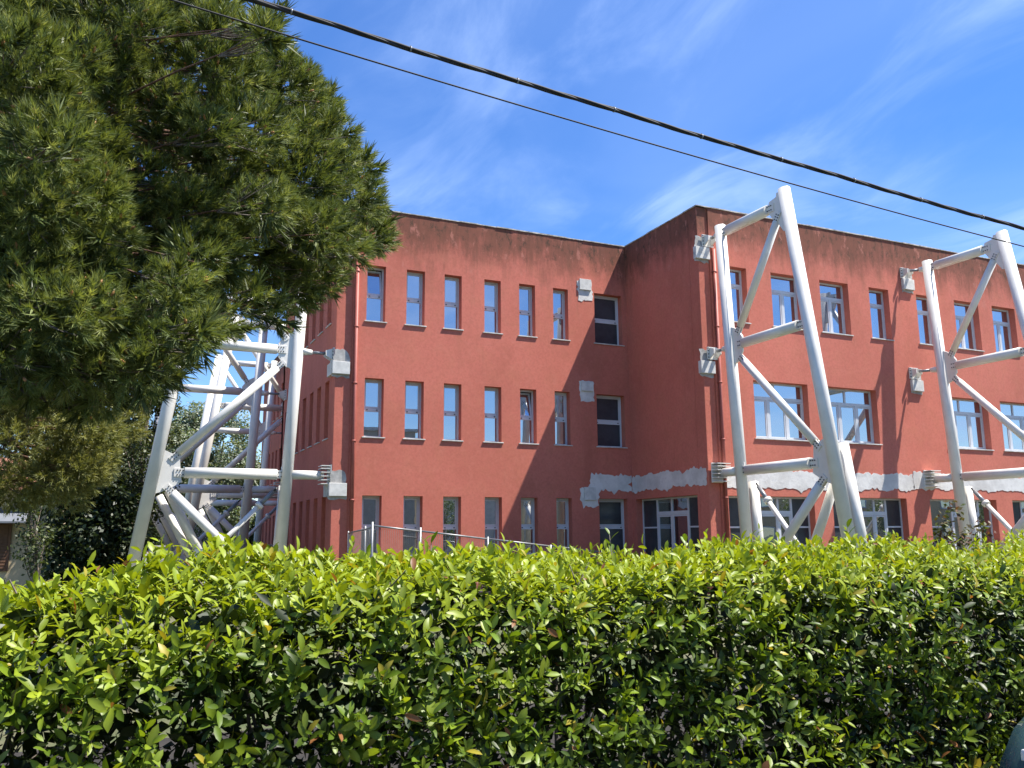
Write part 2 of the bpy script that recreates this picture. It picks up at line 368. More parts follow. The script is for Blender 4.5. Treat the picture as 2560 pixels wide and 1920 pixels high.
# parapet coping: short weathered slabs
def coping(p0, p1, out):
    p0, p1, out = Vector(p0), Vector(p1), Vector(out); L = (p1-p0).length; d = (p1-p0)/L; n = int(L/0.62); mb = MB()
    for i in range(n):
        a = p0 + d*(L*i/n) + d*0.004; b = p0 + d*(L*(i+1)/n) - d*0.004; h = 0.035 + random.uniform(-0.008, 0.012); o = 0.025 + random.uniform(-0.008, 0.01)
        mb.prism([a+out*o+Vector((0,0,ZT+.002)), b+out*o+Vector((0,0,ZT+.002)), b+out*o+Vector((0,0,ZT+h)), a+out*o+Vector((0,0,ZT+h))], -out, 0.33+o)
    c = mb.build('coping', COPE, bld, origin=BO); c['kind'] = 'stuff'
coping((XD, YA, 0), (XB+.28, YA, 0), (0, -1, 0)); coping((XB, YA-.03, 0), (XB, YC, 0), (-1, 0, 0)); coping((XB, YC, 0), (XC1, YC, 0), (0, -1, 0)); coping((XD, YA+.33, 0), (XD, YD2, 0), (-1, 0, 0)); coping((XD2, YD2, 0), (XD2, YE, 0), (-1, 0, 0))

# windows: frame mesh (the part) with panes, sashes and sill (sub-parts)
CACHE = {}
def frame_bits(w, h, kind):
    """bars of the fixed frame and glass rectangles, in the opening's own plane: x along, z up"""
    F = 0.055; bars = [(0, F, 0, h), (w-F, w, 0, h), (F, w-F, h-F, h), (F, w-F, 0, F)]; panes = []
    def pane(x0, x1, z0, z1, sash=False): panes.append((x0, x1, z0, z1, sash))
    if kind in ('narrow', 'big'):
        zt = h*0.475; bars.append((F, w-F, zt-0.05, zt+0.055)); pane(F, w-F, F, zt-0.05); pane(F, w-F, zt+0.055, h-F, True)
    elif kind in ('s', 'd'):
        zt = h*0.70; bars.append((F, w-F, zt-0.05, zt+0.05)); pane(F, w-F, zt+0.05, h-F)
        if kind == 's': pane(F, w-F, F, zt-0.05, True)
        else:
            c = w/2; bars.append((c-0.035, c+0.035, F, zt-0.05)); pane(F, c-0.035, F, zt-0.05, True); pane(c+0.035, w-F, F, zt-0.05, True)
    elif kind in ('t', 'td'):
        zt = h*0.72; bars.append((F, w-F, zt-0.05, zt+0.05)); c = w*0.46
        bars.append((c-0.03, c+0.03, zt+0.05, h-F)); pane(F, c-0.03, zt+0.05, h-F); pane(c+0.03, w-F, zt+0.05, h-F)
        a, b = w*0.33, w*0.67
        for q in (a, b): bars.append((q-0.045, q+0.045, F, zt-0.05))
        pane(F, a-.045, F, zt-.05, True); pane(a+.045, b-.045, F, zt-.05, True); pane(b+.045, w-F, F, zt-.05, True)
    elif kind in ('e', 'e2', 'door'):
        zt = h*0.82; ms = [0.24, 0.62, 0.78] if kind == 'e' else ([0.40, 0.62, 0.80] if kind == 'e2' else [0.26, 0.50, 0.76])
        xs = [0.0] + [w*q for q in ms] + [w]
        for q in xs[1:-1]: bars.append((q-0.035, q+0.035, F, h-F))
        for i in range(4):
            x0 = F if i == 0 else xs[i]+.035; x1 = w-F if i == 3 else xs[i+1]-.035
            side = i in (0, 3)
            zz = h*0.66 if side else zt
            t = 0.025 if side else 0.06
            bars.append((x0, x1, zz-t, zz+t)); pane(x0, x1, zz+t, h-F); pane(x0, x1, F, zz-t, not side)
    return bars, panes
def frame_mesh(w, h, kind):
    key = ('f', round(w, 3), round(h, 3), kind)
    if key not in CACHE:
        mb = MB(); bars, _ = frame_bits(w, h, kind)
        for i, (x0, x1, z0, z1) in enumerate(bars): mb.box((x0, 0.24-(0.004 if i > 3 else 0), z0), (x1, 0.295, z1))
        if kind in ('narrow', 'big'):                  # little black stays on the middle rail
            zt = h*0.475
            for xx in (0.14, w-0.14): mb.box((xx-0.022, 0.222, zt-0.012), (xx+0.022, 0.238, zt+0.018), 1)
        CACHE[key] = mb.mesh('window', [ALU, DARK])
    return CACHE[key]
def pane_mesh(x0, x1, z0, z1, gm=None):
    gm = gm or GLASS
    key = ('p', gm.name, round(x1-x0, 3), round(z1-z0, 3))
    if key not in CACHE:
        mb = MB(); mb.box((0, 0.0, 0), (x1-x0, 0.012, z1-z0)); CACHE[key] = mb.mesh('pane', gm)
    return CACHE[key]
def sash_mesh(x0, x1, z0, z1, gm=None):
    gm = gm or GLASS
    key = ('s', gm.name, round(x1-x0, 3), round(z1-z0, 3))
    if key not in CACHE:
        w, h, F = x1-x0, z1-z0, 0.042; mb = MB()
        for a, b, c, d in ((0, F, 0, h), (w-F, w, 0, h), (F, w-F, h-F, h), (F, w-F, 0, F)): mb.box((a, 0, c), (b, 0.04, d))
        mb.box((F, 0.018, F), (w-F, 0.026, h-F), 1)
        CACHE[key] = mb.mesh('sash', [ALU, gm])
    return CACHE[key]
def sill_mesh(w, over=0.04):
    key = ('l', round(w, 3))
    if key not in CACHE:
        mb = MB(); mb.box((-0.06, -over, -0.032), (w+0.06, -0.001, 0.002)); mb.box((0.002, 0.0, -0.03), (w-0.002, 0.239, 0.002)); CACHE[key] = mb.mesh('sill', SILL, 0.005)
    return CACHE[key]
def window(x, y, z0, w, h, kind, rz=0.0, sill=True, tilt=0.0, shade=0.0, label=None):
    o = link('window', frame_mesh(w, h, kind), bld, (x-BO[0], y-BO[1], z0)); o.rotation_euler = (0, 0, rz)
    if label: o['label'] = label
    for i, (x0, x1, a, b, s) in enumerate(frame_bits(w, h, kind)[1]):
        gm = SCREEN if kind == 'big' or (kind in ('e', 'door') and i in (0, 1, 6, 7)) else GLASS
        if s:
            p = link('sash', sash_mesh(x0+.006, x1-.006, a+.006, b-.006, gm), o, (x0+.006, 0.245, a+.006))
            if tilt and kind == 'narrow': p.rotation_euler = (-tilt, 0, 0)
        else:
            link('pane', pane_mesh(x0-.004, x1+.004, a-.004, b+.004, gm), o, (x0-.004, 0.265, a-.004))
    if shade:                                          # dark sheet standing in for the unlit room behind an opened sash
        mb = MB(); mb.box((0.0, 0.42, 0.0), (w, 0.43, h)); mb.build('room_dark_sheet', ROOM, o)
    if sill:
        link('sill', sill_mesh(w), o)
    return o
OPEN = {(0, 0): 0.15, (1, 4): 0.17}
for a, b, c, d, kd, idx in winsA:
    tl = OPEN.get(idx, 0)
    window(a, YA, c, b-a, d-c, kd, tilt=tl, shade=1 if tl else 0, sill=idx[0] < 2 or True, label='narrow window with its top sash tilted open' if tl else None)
for a, b, c, d, kd in winsC: window(a, YC, c, b-a, d-c, kd, sill=c > 1)
window(XB, 24.61, 0.12, 24.61-21.24, 2.74, 'door', -math.pi/2, sill=False)
for y0, y1, c, d in holesD: window(XD, y1, c, y1-y0, d-c, 'narrow', -math.pi/2)
for y0, y1, c, d in holesD2: window(XD2, y1, c, y1-y0, d-c, 'narrow', -math.pi/2)

# ragged patches of bare plaster
def ragged(pts, step=0.075, amp=0.03, seed=0):
    rr = random.Random(seed); out = []
    for i, p in enumerate(pts):
        q = pts[(i+1) % len(pts)]; L = math.hypot(q[0]-p[0], q[1]-p[1]); n = max(1, int(L/step)); nx, nz = -(q[1]-p[1])/L, (q[0]-p[0])/L
        for k in range(n):
            t = (k + rr.uniform(-.25, .25)*(k > 0))/n; a = rr.gauss(0, amp)*(1.7 if rr.random() < .15 else 1)
            out.append((p[0]+(q[0]-p[0])*t+nx*a, p[1]+(q[1]-p[1])*t+nz*a))
    return out
def patch(pts, plane, at, seed, t=0.012, m=PLASTER, amp=0.03, name='plaster_patch'):
    pl = ragged(pts, seed=seed, amp=amp); mb = MB()
    if plane == 'y': mb.prism([(a, at+0.003, z) for a, z in pl], (0, -1, 0), t+0.003)
    else: mb.prism([(at+0.003, a, z) for a, z in pl], (-1, 0, 0), t+0.003)
    return mb.build(name, m, bld, origin=BO)
def strip(x0, x1, zlo, zhi, n=14, seed=1):
    rr = random.Random(seed)
    lo = [(x0+(x1-x0)*i/n, zlo+rr.uniform(-.05, .06)) for i in range(n+1)]; hi = [(x0+(x1-x0)*i/n, zhi+rr.uniform(-.04, .06)) for i in range(n+1)]
    return lo + hi[::-1]
patch([(13.76, 3.2), (13.77, 2.85), (13.86, 2.6), (14.30, 2.58), (14.43, 2.66), (14.45, 3.0), (14.54, 3.115), (15.18, 3.12), (15.71, 3.13), (15.71, 3.68), (15.14, 3.67), (14.36, 3.72), (14.12, 3.65), (14.11, 3.3)], 'y', YA, 3)
patch(strip(20.76, 24.80, 3.10, 3.63, 12, 5), 'x', XB, 6, amp=0.022)
patch(strip(16.28, 24.0, 3.06, 3.58, 22, 7), 'y', YC, 8, amp=0.022)
patch(strip(24.0, 36.5, 3.12, 3.66, 34, 9), 'y', YC, 10, amp=0.022)
patch([(13.78, 10.28), (14.36, 10.30), (14.37, 9.60), (13.86, 9.56)], 'y', YA, 11, amp=0.02)
patch([(13.79, 6.80), (14.33, 6.79), (14.36, 6.10), (13.84, 6.08)], 'y', YA, 12, amp=0.02)
for (x0, x1, z0, z1) in ((13.87, 14.32, 9.94, 10.32), (13.85, 14.31, 6.44, 6.77), (13.88, 14.31, 2.83, 3.25)):
    mb = MB(); mb.box((x0, YA-0.065, z0), (x1, YA-0.01, z1)); mb.build('cover_slab', CONC, bld, origin=BO, bevel=0.008)
# concrete pads and plaster round the tower anchorages
def pads(x0, x1, y, zs, seed, face='y'):
    for i, z in enumerate(zs):
        mb = MB(); mb.box((x0, y-0.10, z-0.62), (x1, y+0.05, z-0.24)); mb.build('concrete_pad', CONC, bld, origin=BO, bevel=0.012)
        patch([(x0, z-0.70), (x1, z-0.72), (x1+.01, z-.05), (x1-.14, z+.14), (x0+.06, z+.12)], 'y', y, seed+i, amp=0.018, m=MORTAR)
pads(XD-0.10, XA0-0.06, YA+0.05, (3.47, 7.05, 10.62), 21)
pads(XB-0.14, XC0-0.02, YC+0.05, (7.05, 10.62), 25)
pads(24.28, 24.80, YC, (7.05, 10.62), 28)
for zc in (3.47, 7.05, 10.62):
    mb = MB(); mb.box((XD-0.10, YA+0.13, zc-0.62), (XD+0.02, YD0+0.25, zc-0.24)); mb.build('concrete_pad', CONC, bld, origin=BO, bevel=0.012)
# downpipes
for x, y, z1, z0 in ((6.20, YA-0.055, 10.2, 0.15), (16.25, YC-0.055, 10.35, 0.15)):
    mb = MB(); mb.tube([(x, y, z0), (x, y, z1)], 0.052, 12)
    dp = mb.build('downpipe', PIPE, bld, origin=BO)
    for zz in np.arange(1.0, z1, 1.72):
        c = MB(); c.tube([(x, y, zz), (x, y, zz+0.05)], 0.064, 12); c.box((x-0.085, y+0.03, zz), (x+0.085, y+0.07, zz+.05)); c.build('clip', PIPE, dp, origin=BO)

# ------------------------------------------------------------------ white steel towers
# local axes: u = out from the wall, w = along the wall, z = up
UI = lambda z: 1.12 - 0.0475*(z-1.4)
UO = lambda z: 4.80 - 0.1440*(z-1.6)
def tower(name, X0, loc, rz, mir, label, off, rod=(0, 0, 0)):
    t = thing(name, loc, label, 'steel tower', 'white steel towers bracing the red building', rz)
    sgn = -1 if mir else 1
    def L(u, w, z): return (sgn*w, -(u+off), z)
    def tube(nm, pts, r, n=16, parent=t, m=STEEL):
        mb = MB(); mb.tube([L(*p) for p in pts], r, n); return mb.build(nm, m, parent)
    def plate(nm, poly, w0, th, parent=t):
        mb = MB(); mb.prism([L(u, w0, z) for u, z in poly], (sgn, 0, 0), th); return mb.build(nm, STEEL, parent)
    def splice(parent, p, q, width, at=0.0, long=0.30):
        """bolted tongue plates on both faces at end p of a tube running to q"""
        p, q = Vector(p), Vector(q); d = (q-p).normalized(); n = Vector((d.z, 0, -d.x)) if abs(d.y) < 1e-6 else None
        n = Vector((-d.z, 0, d.x))                       # in-plane normal (u,-,z)
        for w0 in (-0.055, 0.03):
            mb = MB(); a = p + d*at; b = p + d*(at+long)
            c = [a+n*width/2, b+n*width/2, b-n*width/2, a-n*width/2]
            mb.prism([L(v.x, w0, v.z) for v in c], (sgn, 0, 0), 0.025)
            for i in (0.28, 0.52, 0.76):
                for j in (-0.27, 0.27):
                    v = a + d*(long*i) + n*(width*j); ww = w0-0.02 if w0 < 0 else w0+0.025
                    mb.tube([L(v.x, ww, v.z), L(v.x, ww+0.02, v.z)], 0.018, 6, 1)
            mb.build('splice_plate', [STEEL, DARK], parent)
    def member(nm, p, q, r, ends=(1, 1), gap=0.26):
        P, Q = Vector((p[0], 0, p[1])), Vector((q[0], 0, q[1])); d = (Q-P).normalized()
        a = P + d*(gap if ends[0] else 0); b = Q - d*(gap if ends[1] else 0)
        o = tube(nm, [(a.x, 0, a.z), (b.x, 0, b.z)], r)
        if ends[0]: splice(o, P + d*(gap-0.27), Q, r*1.5, 0.0, 0.30)
        if ends[1]: splice(o, Q - d*(gap-0.27), P, r*1.5, 0.0, 0.30)
        return o
    # two main legs
    tube('leg', [(UI(0), 0, 0.3), (UI(10.86), 0, 10.86)], 0.165, 20)
    tube('leg', [(UO(0), 0, 0.3), (UO(10.97), 0, 10.97)], 0.168, 20)
    # the second, shorter pair standing beside them in the bottom storey
    tube('short_leg', [(UI(0), 0.40, 0.3), (UI(3.2), 0.40, 3.16)], 0.150, 18)
    tube('short_leg', [(UO(0), 0.40, 0.3), (UO(3.9), 0.40, 3.90)], 0.150, 18)
    # gusset plates
    plate('gusset_plate', [(UO(10.97)-.02, 10.95), (UO(10.97)-.25-.03, 10.96), (3.15, 10.85), (2.86, 10.80), (2.80, 10.52), (2.96, 10.28), (3.17, 10.08), (3.36, 9.80), (UO(9.7)-.05, 9.72)], -0.028, 0.056)
    plate('gusset_plate', [(UI(7.7)+.05, 7.72), (1.25, 7.52), (1.42, 7.28), (1.40, 6.85), (1.20, 6.60), (UI(6.5)+.05, 6.50)], -0.028, 0.056)
    plate('gusset_plate', [(UO(4.1)-.05, 4.08), (3.92, 3.88), (3.90, 3.64), (3.84, 3.20), (4.03, 3.08), (4.35, 2.92), (UO(2.8)-.05, 2.85)], -0.028, 0.056)
    plate('gusset_plate', [(UI(3.7)+.05, 3.70), (1.20, 3.68), (1.20, 3.24), (UI(3.2)+.05, 3.20)], -0.028, 0.056)
    # beams and braces
    member('beam', (UI(10.62)+.14, 10.62), (2.98, 10.60), 0.150, (1, 1), 0.20)
    member('beam', (1.24, 7.09), (UO(7.09)-.12, 7.09), 0.145, (1, 1), 0.22)
    member('beam', (1.12, 3.46), (3.98, 3.45), 0.150, (1, 1), 0.20)
    member('brace', (3.22, 10.34), (1.22, 7.42), 0.108, (1, 1), 0.22)
    member('brace', (1.28, 6.70), (4.12, 3.82), 0.112, (1, 1), 0.22)
    member('brace', (4.22, 3.06), (2.05, 0.92), 0.125, (1, 0), 0.22)
    tube('brace', [(4.14, 0.40, 2.98), (3.12, 0.36, 1.05)], 0.120)
    if mir: tube('brace', [(4.36, 0.80, 2.85), (3.35, 0.55, 1.00)], 0.110)
    # base joint and foundation
    mb = MB(); c = [(2.95, 0.3), (3.6, 0.3), (3.55, 1.05), (3.38, 1.40), (3.05, 1.40), (2.92, 1.0)]
    mb.prism([L(u, 0.17, z) for u, z in c], (sgn, 0, 0), 0.06); mb.build('foot_joint', STEEL, t)
    for uu in (UI(0.2), UO(0.2), 3.2, 2.0):
        mb = MB(); a = L(uu-.35, -.35, 0.0); b = L(uu+.35, .75, 0.32); mb.box(tuple(map(min, a, b)), tuple(map(max, a, b))); mb.build('foundation_block', CONC, t, bevel=0.02)
    # damper: thin dark piston, collar, long pale tube
    d0, d1 = Vector((UI(3.1)+.20, 0.34, 3.10)), Vector((3.12, 0.22, 1.12)); dd = d1-d0
    dm = tube('damper', [tuple(d0+dd*0.25), tuple(d1)], 0.070, 14)
    tube('piston', [tuple(d0), tuple(d0+dd*0.07)], 0.030, 10, dm, DARK); tube('sleeve', [tuple(d0+dd*0.05), tuple(d0+dd*0.25)], 0.062, 12, dm, GREYM); tube('collar', [tuple(d0+dd*0.235), tuple(d0+dd*0.275)], 0.118, 14, dm)
    # ties to the building: stub beam with a ribbed anchor at the bottom, clevis rods above
    st = tube('stub_beam', [(UI(3.46)-.10, 0, 3.46), (0.20-off, 0, 3.46)], 0.130, 16)
    mb = MB()
    for i, zz in enumerate((3.20, 3.31, 3.42, 3.53, 3.64, 3.72)):
        a = L(0.002-off, -.24, zz); b = L(0.30-off, .24, zz+.022); mb.box(tuple(map(min, a, b)), tuple(map(max, a, b)))
    a = L(0.004-off, -.25, 3.18); b = L(0.035-off, .25, 3.76); mb.box(tuple(map(min, a, b)), tuple(map(max, a, b)))
    mb.build('anchor_plate', STEEL, t)
    for zz, dw in ((7.08, rod[0]), (10.62, rod[1])):
        ua = UI(zz)-.12; ub = 0.24-off; um = (ua+ub)/2
        P = lambda u: (u, dw*(ua-u)/(ua-ub), zz)
        tr = tube('tie_rod', [P(ua-(ua-ub)*.45), P(ub)], 0.045, 12, t, GREYM)
        mb = MB(); mb.tube([L(*P(ua)), L(*P(ua-(ua-ub)*.42))], [0.115, 0.075], 12); mb.build('rod_cone', STEEL, tr)
        mb = MB(); mb.tube([L(*P(ua-(ua-ub)*.40)), L(*P(ua-(ua-ub)*.52))], 0.022, 8); mb.build('threaded_end', DARK, tr)
        mb = MB(); cx = dw
        a = L(0.005-off, cx-.20, zz-.22); b = L(0.05-off, cx+.20, zz+.16); mb.box(tuple(map(min, a, b)), tuple(map(max, a, b)))
        for ww in (-.14, .11):
            mb.prism([L(0.05-off, cx+ww, zz-.2), L(0.05-off, cx+ww, zz+.14), L(0.26-off, cx+ww, zz+.07), L(0.26-off, cx+ww, zz-.08)], (sgn, 0, 0), 0.03)
        for hz in (-.16, -.06, .05, .12):
            for hw in (-.185, .185): mb.tube([L(0.05-off, cx+hw, zz+hz), L(0.075-off, cx+hw, zz+hz)], 0.017, 6, 1)
        mb.build('anchor_bracket', [STEEL, DARK], t)
    return t
tower('steel_tower', 0, (16.05, YC, 0), 0, False, 'white tubular steel tower standing at the near corner of the projecting right wing', 0.0)
tower('steel_tower', 0, (24.75, YC, 0), 0, False, 'white steel tower further along the right wing, its outer leg cut off at the edge', 0.05, (-0.3, -0.3, 0))
tower('steel_tower', 0, (XD, 25.15, 0), -math.pi/2, True, 'white steel tower nearest on the left, its top hidden in the dark pine', 0.20)
tower('steel_tower', 0, (XD, 33.1, 0), -math.pi/2, True, 'shaded grey-looking steel tower directly behind the nearest left tower', 0.20)
tower('steel_tower', 0, (XD2, 36.9, 0), -math.pi/2, True, 'sunlit steel tower seen small through the left towers, in front of the farthest one', 0.20)
tower('steel_tower', 0, (XD2+0.25, 45.6, 0), -math.pi/2, True, 'farthest and smallest steel tower at the back of the left side wall', 0.20)

# ------------------------------------------------------------------ mesh barrier in front of the left wing
fn = thing('mesh_barrier', (6.19, 22.5, 0), 'grey metal mesh barrier with a sloping top rail in front of the left wing', 'barrier')
FO = (6.19, 22.5, 0)
top = lambda x: 1.98 - 0.112*(x-6.19)
for x, ex in ((6.19, .10), (7.52, .10), (9.49, .06), (11.45, .04), (13.4, .04)):
    mb = MB(); mb.tube([(x, 22.5, 0), (x, 22.5, top(x)+ex)], 0.030, 10); mb.build('post', GALV, fn, origin=FO)
xs = [6.19, 7.52, 9.49, 11.45, 13.4]
for a, b in zip(xs, xs[1:]):
    mb = MB(); mb.tube([(a+.03, 22.5, top(a)), (b-.03, 22.5, top(b))], 0.024, 10); mb.build('rail', GALV, fn, origin=FO)
    mb = MB()
    for x in np.arange(a+.05, b-.03, 0.055): mb.tube([(x, 22.5, 0.15), (x, 22.5, top(x)-.02)], 0.0045, 5, caps=False)
    for z in np.arange(0.2, 1.2, 0.22): mb.tube([(a, 22.506, z), (b, 22.506, z)], 0.0045, 5, caps=False)
    o = mb.build('wire_mesh', GALV, fn, origin=FO); o['kind'] = 'stuff'
mb = MB(); mb.tube([(6.19, 22.5, 1.95), (6.16, 23.0, 1.90), (6.10, 24.0, 1.84), (6.08, 24.6, 1.80)], 0.022, 10); mb.build('rail', GALV, fn, origin=FO)
mb = MB(); mb.tube([(6.16, 23.1, 0), (6.16, 23.1, 1.98)], 0.026, 10); mb.build('post', GALV, fn, origin=FO)
mb = MB(); mb.tube([(6.075, 24.62, 0), (6.075, 24.62, 1.86)], 0.022, 10); mb.build('post', GALV, fn, origin=FO)
mb = MB()
for y in np.arange(22.56, 24.6, 0.055): mb.tube([(6.19-.05*(y-22.5), y, 0.15), (6.19-.05*(y-22.5), y, 1.93-.06*(y-22.5))], 0.0045, 5, caps=False)
o = mb.build('wire_mesh', GALV, fn, origin=FO); o['kind'] = 'stuff'

# ------------------------------------------------------------------ overhead cables
def cable(name, fz, y, r, label, strands, ties):
    xs = np.linspace(-14, 30, 176); mb = MB()
    wob = lambda x: 0.003*math.sin(x*2.3)+0.002*math.sin(x*5.1+1)
    if strands == 1: mb.tube([(x, y, fz(x)) for x in xs], r, 8)
    else:
        xs = np.linspace(-14, 30, 700)
        for s in range(strands):
            ph = 2*math.pi*s/strands
            mb.tube([(x, y+r*.42*math.cos(x*5+ph), fz(x)+wob(x)+r*.42*math.sin(x*5+ph)) for x in xs], r*.64, 7)
    c = tag(mb.build(name, RUBBER), label, 'cable')
    if ties:
        for x in np.arange(-13, 29, 0.93):
            q = MB(); z = fz(x)+wob(x); q.tube([(x-.006, y, z), (x+.006, y, z-.001)], r*1.10, 10); q.box((x-.004, y-.003, z+r), (x+.004, y+.003, z+r+.010)); q.build('cable_tie', GREYM, c)
    return c
cable('overhead_cable', lambda x: 5.60-0.08*x+0.0017*x*x, 6.0, 0.021, 'thick black twisted overhead cable with ties crossing the sky', 3, True)
cable('overhead_cable', lambda x: 5.41-0.09*x+0.0025*x*x, 6.0, 0.0068, 'thin plain overhead wire running below the thick cable', 1, False)

# ------------------------------------------------------------------ foliage builders (numpy)
def np_mesh(name, V, F, mats, tint, smooth=False):
    """V (n,3); F list of (k, idx array (m,k)); tint (n,3) per vertex"""
    me = bpy.data.meshes.new(name); V = np.ascontiguousarray(V, np.float32)
    me.vertices.add(len(V)); me.vertices.foreach_set('co', V.ravel())
    loops = np.concatenate([f.ravel() for _, f in F]).astype(np.int32)
    tot = np.concatenate([np.full(len(f), k, np.int32) for k, f in F]); st = np.concatenate([[0], np.cumsum(tot)[:-1]]).astype(np.int32)
    me.loops.add(len(loops)); me.loops.foreach_set('vertex_index', loops)
    me.polygons.add(len(tot)); me.polygons.foreach_set('loop_start', st); me.polygons.foreach_set('loop_total', tot)
    if smooth: me.polygons.foreach_set('use_smooth', np.ones(len(tot), bool))
    a = me.attributes.new('tint', 'FLOAT_COLOR', 'POINT'); c = np.ones((len(V), 4), np.float32); c[:, :3] = tint; a.data.foreach_set('color', c.ravel())
    me.materials.append(mats); me.update(calc_edges=True); me.validate()
    return me
def unit(a): return a/np.maximum(np.linalg.norm(a, axis=-1, keepdims=True), 1e-9)
def perp(d, rng):
    r = rng.normal(size=d.shape); return unit(r - d*(r*d).sum(-1, keepdims=True))
# one leaf: a shallow folded and drooping blade, 13 vertices
LT = np.array([0.0, 0.22, 0.5, 0.78, 1.0]); LWD = np.array([0.0, 0.70, 1.0, 0.80, 0.0])
def leaf_verts(P, D, Nn, L, Wd, curl, fold=0.28):
    """P base, D axis, Nn upper-side normal, all (n,3) -> (n,11,3)"""
    B = np.cross(Nn, D); out = []
    for t, wd in zip(LT, LWD):
        c = P + D*(L*t)[:, None] - Nn*(curl*L*t*t)[:, None]
        if wd == 0: out.append(c)
        else:
            h = (Wd*0.5*wd)[:, None]; up = Nn*(h*fold)
            out += [c - B*h + up, c, c + B*h + up]
    return np.stack(out, 1)
LF3 = np.array([(0, 2, 1), (0, 3, 2), (7, 8, 10), (8, 9, 10)]); LF4 = np.array([(1, 2, 5, 4), (2, 3, 6, 5), (4, 5, 8, 7), (5, 6, 9, 8)])
def leaves_mesh(name, P, D, Nn, L, Wd, curl, tint, m):
    n = len(P); V = leaf_verts(P, D, Nn, L, Wd, curl); b = (np.arange(n)*11)[:, None, None]
    t = np.repeat(tint[:, None, :], 11, 1).copy(); t[:, [2, 5, 8]] *= 1.18           # paler midrib
    return np_mesh(name, V.reshape(-1, 3), [(3, (b+LF3).reshape(-1, 3)), (4, (b+LF4).reshape(-1, 4))], m, t.reshape(-1, 3), True)
def fbm(p, seed, octv=3):
    r = np.random.default_rng(seed); o = np.zeros(len(p))
    for k in range(octv):
        for j in range(3):
            q = r.normal(size=3)*(1.3*1.9**k); o += np.sin(p@q + r.uniform(0, 6.28))*(0.6**k)
    return o/3.0
def vcam(P):
    d = P - np.array(CAMP); z = d@np.array(f_)
    return 512 + 862.14*(d@np.array(r2))/z, 384 - 862.14*(d@np.array(u2))/z, z

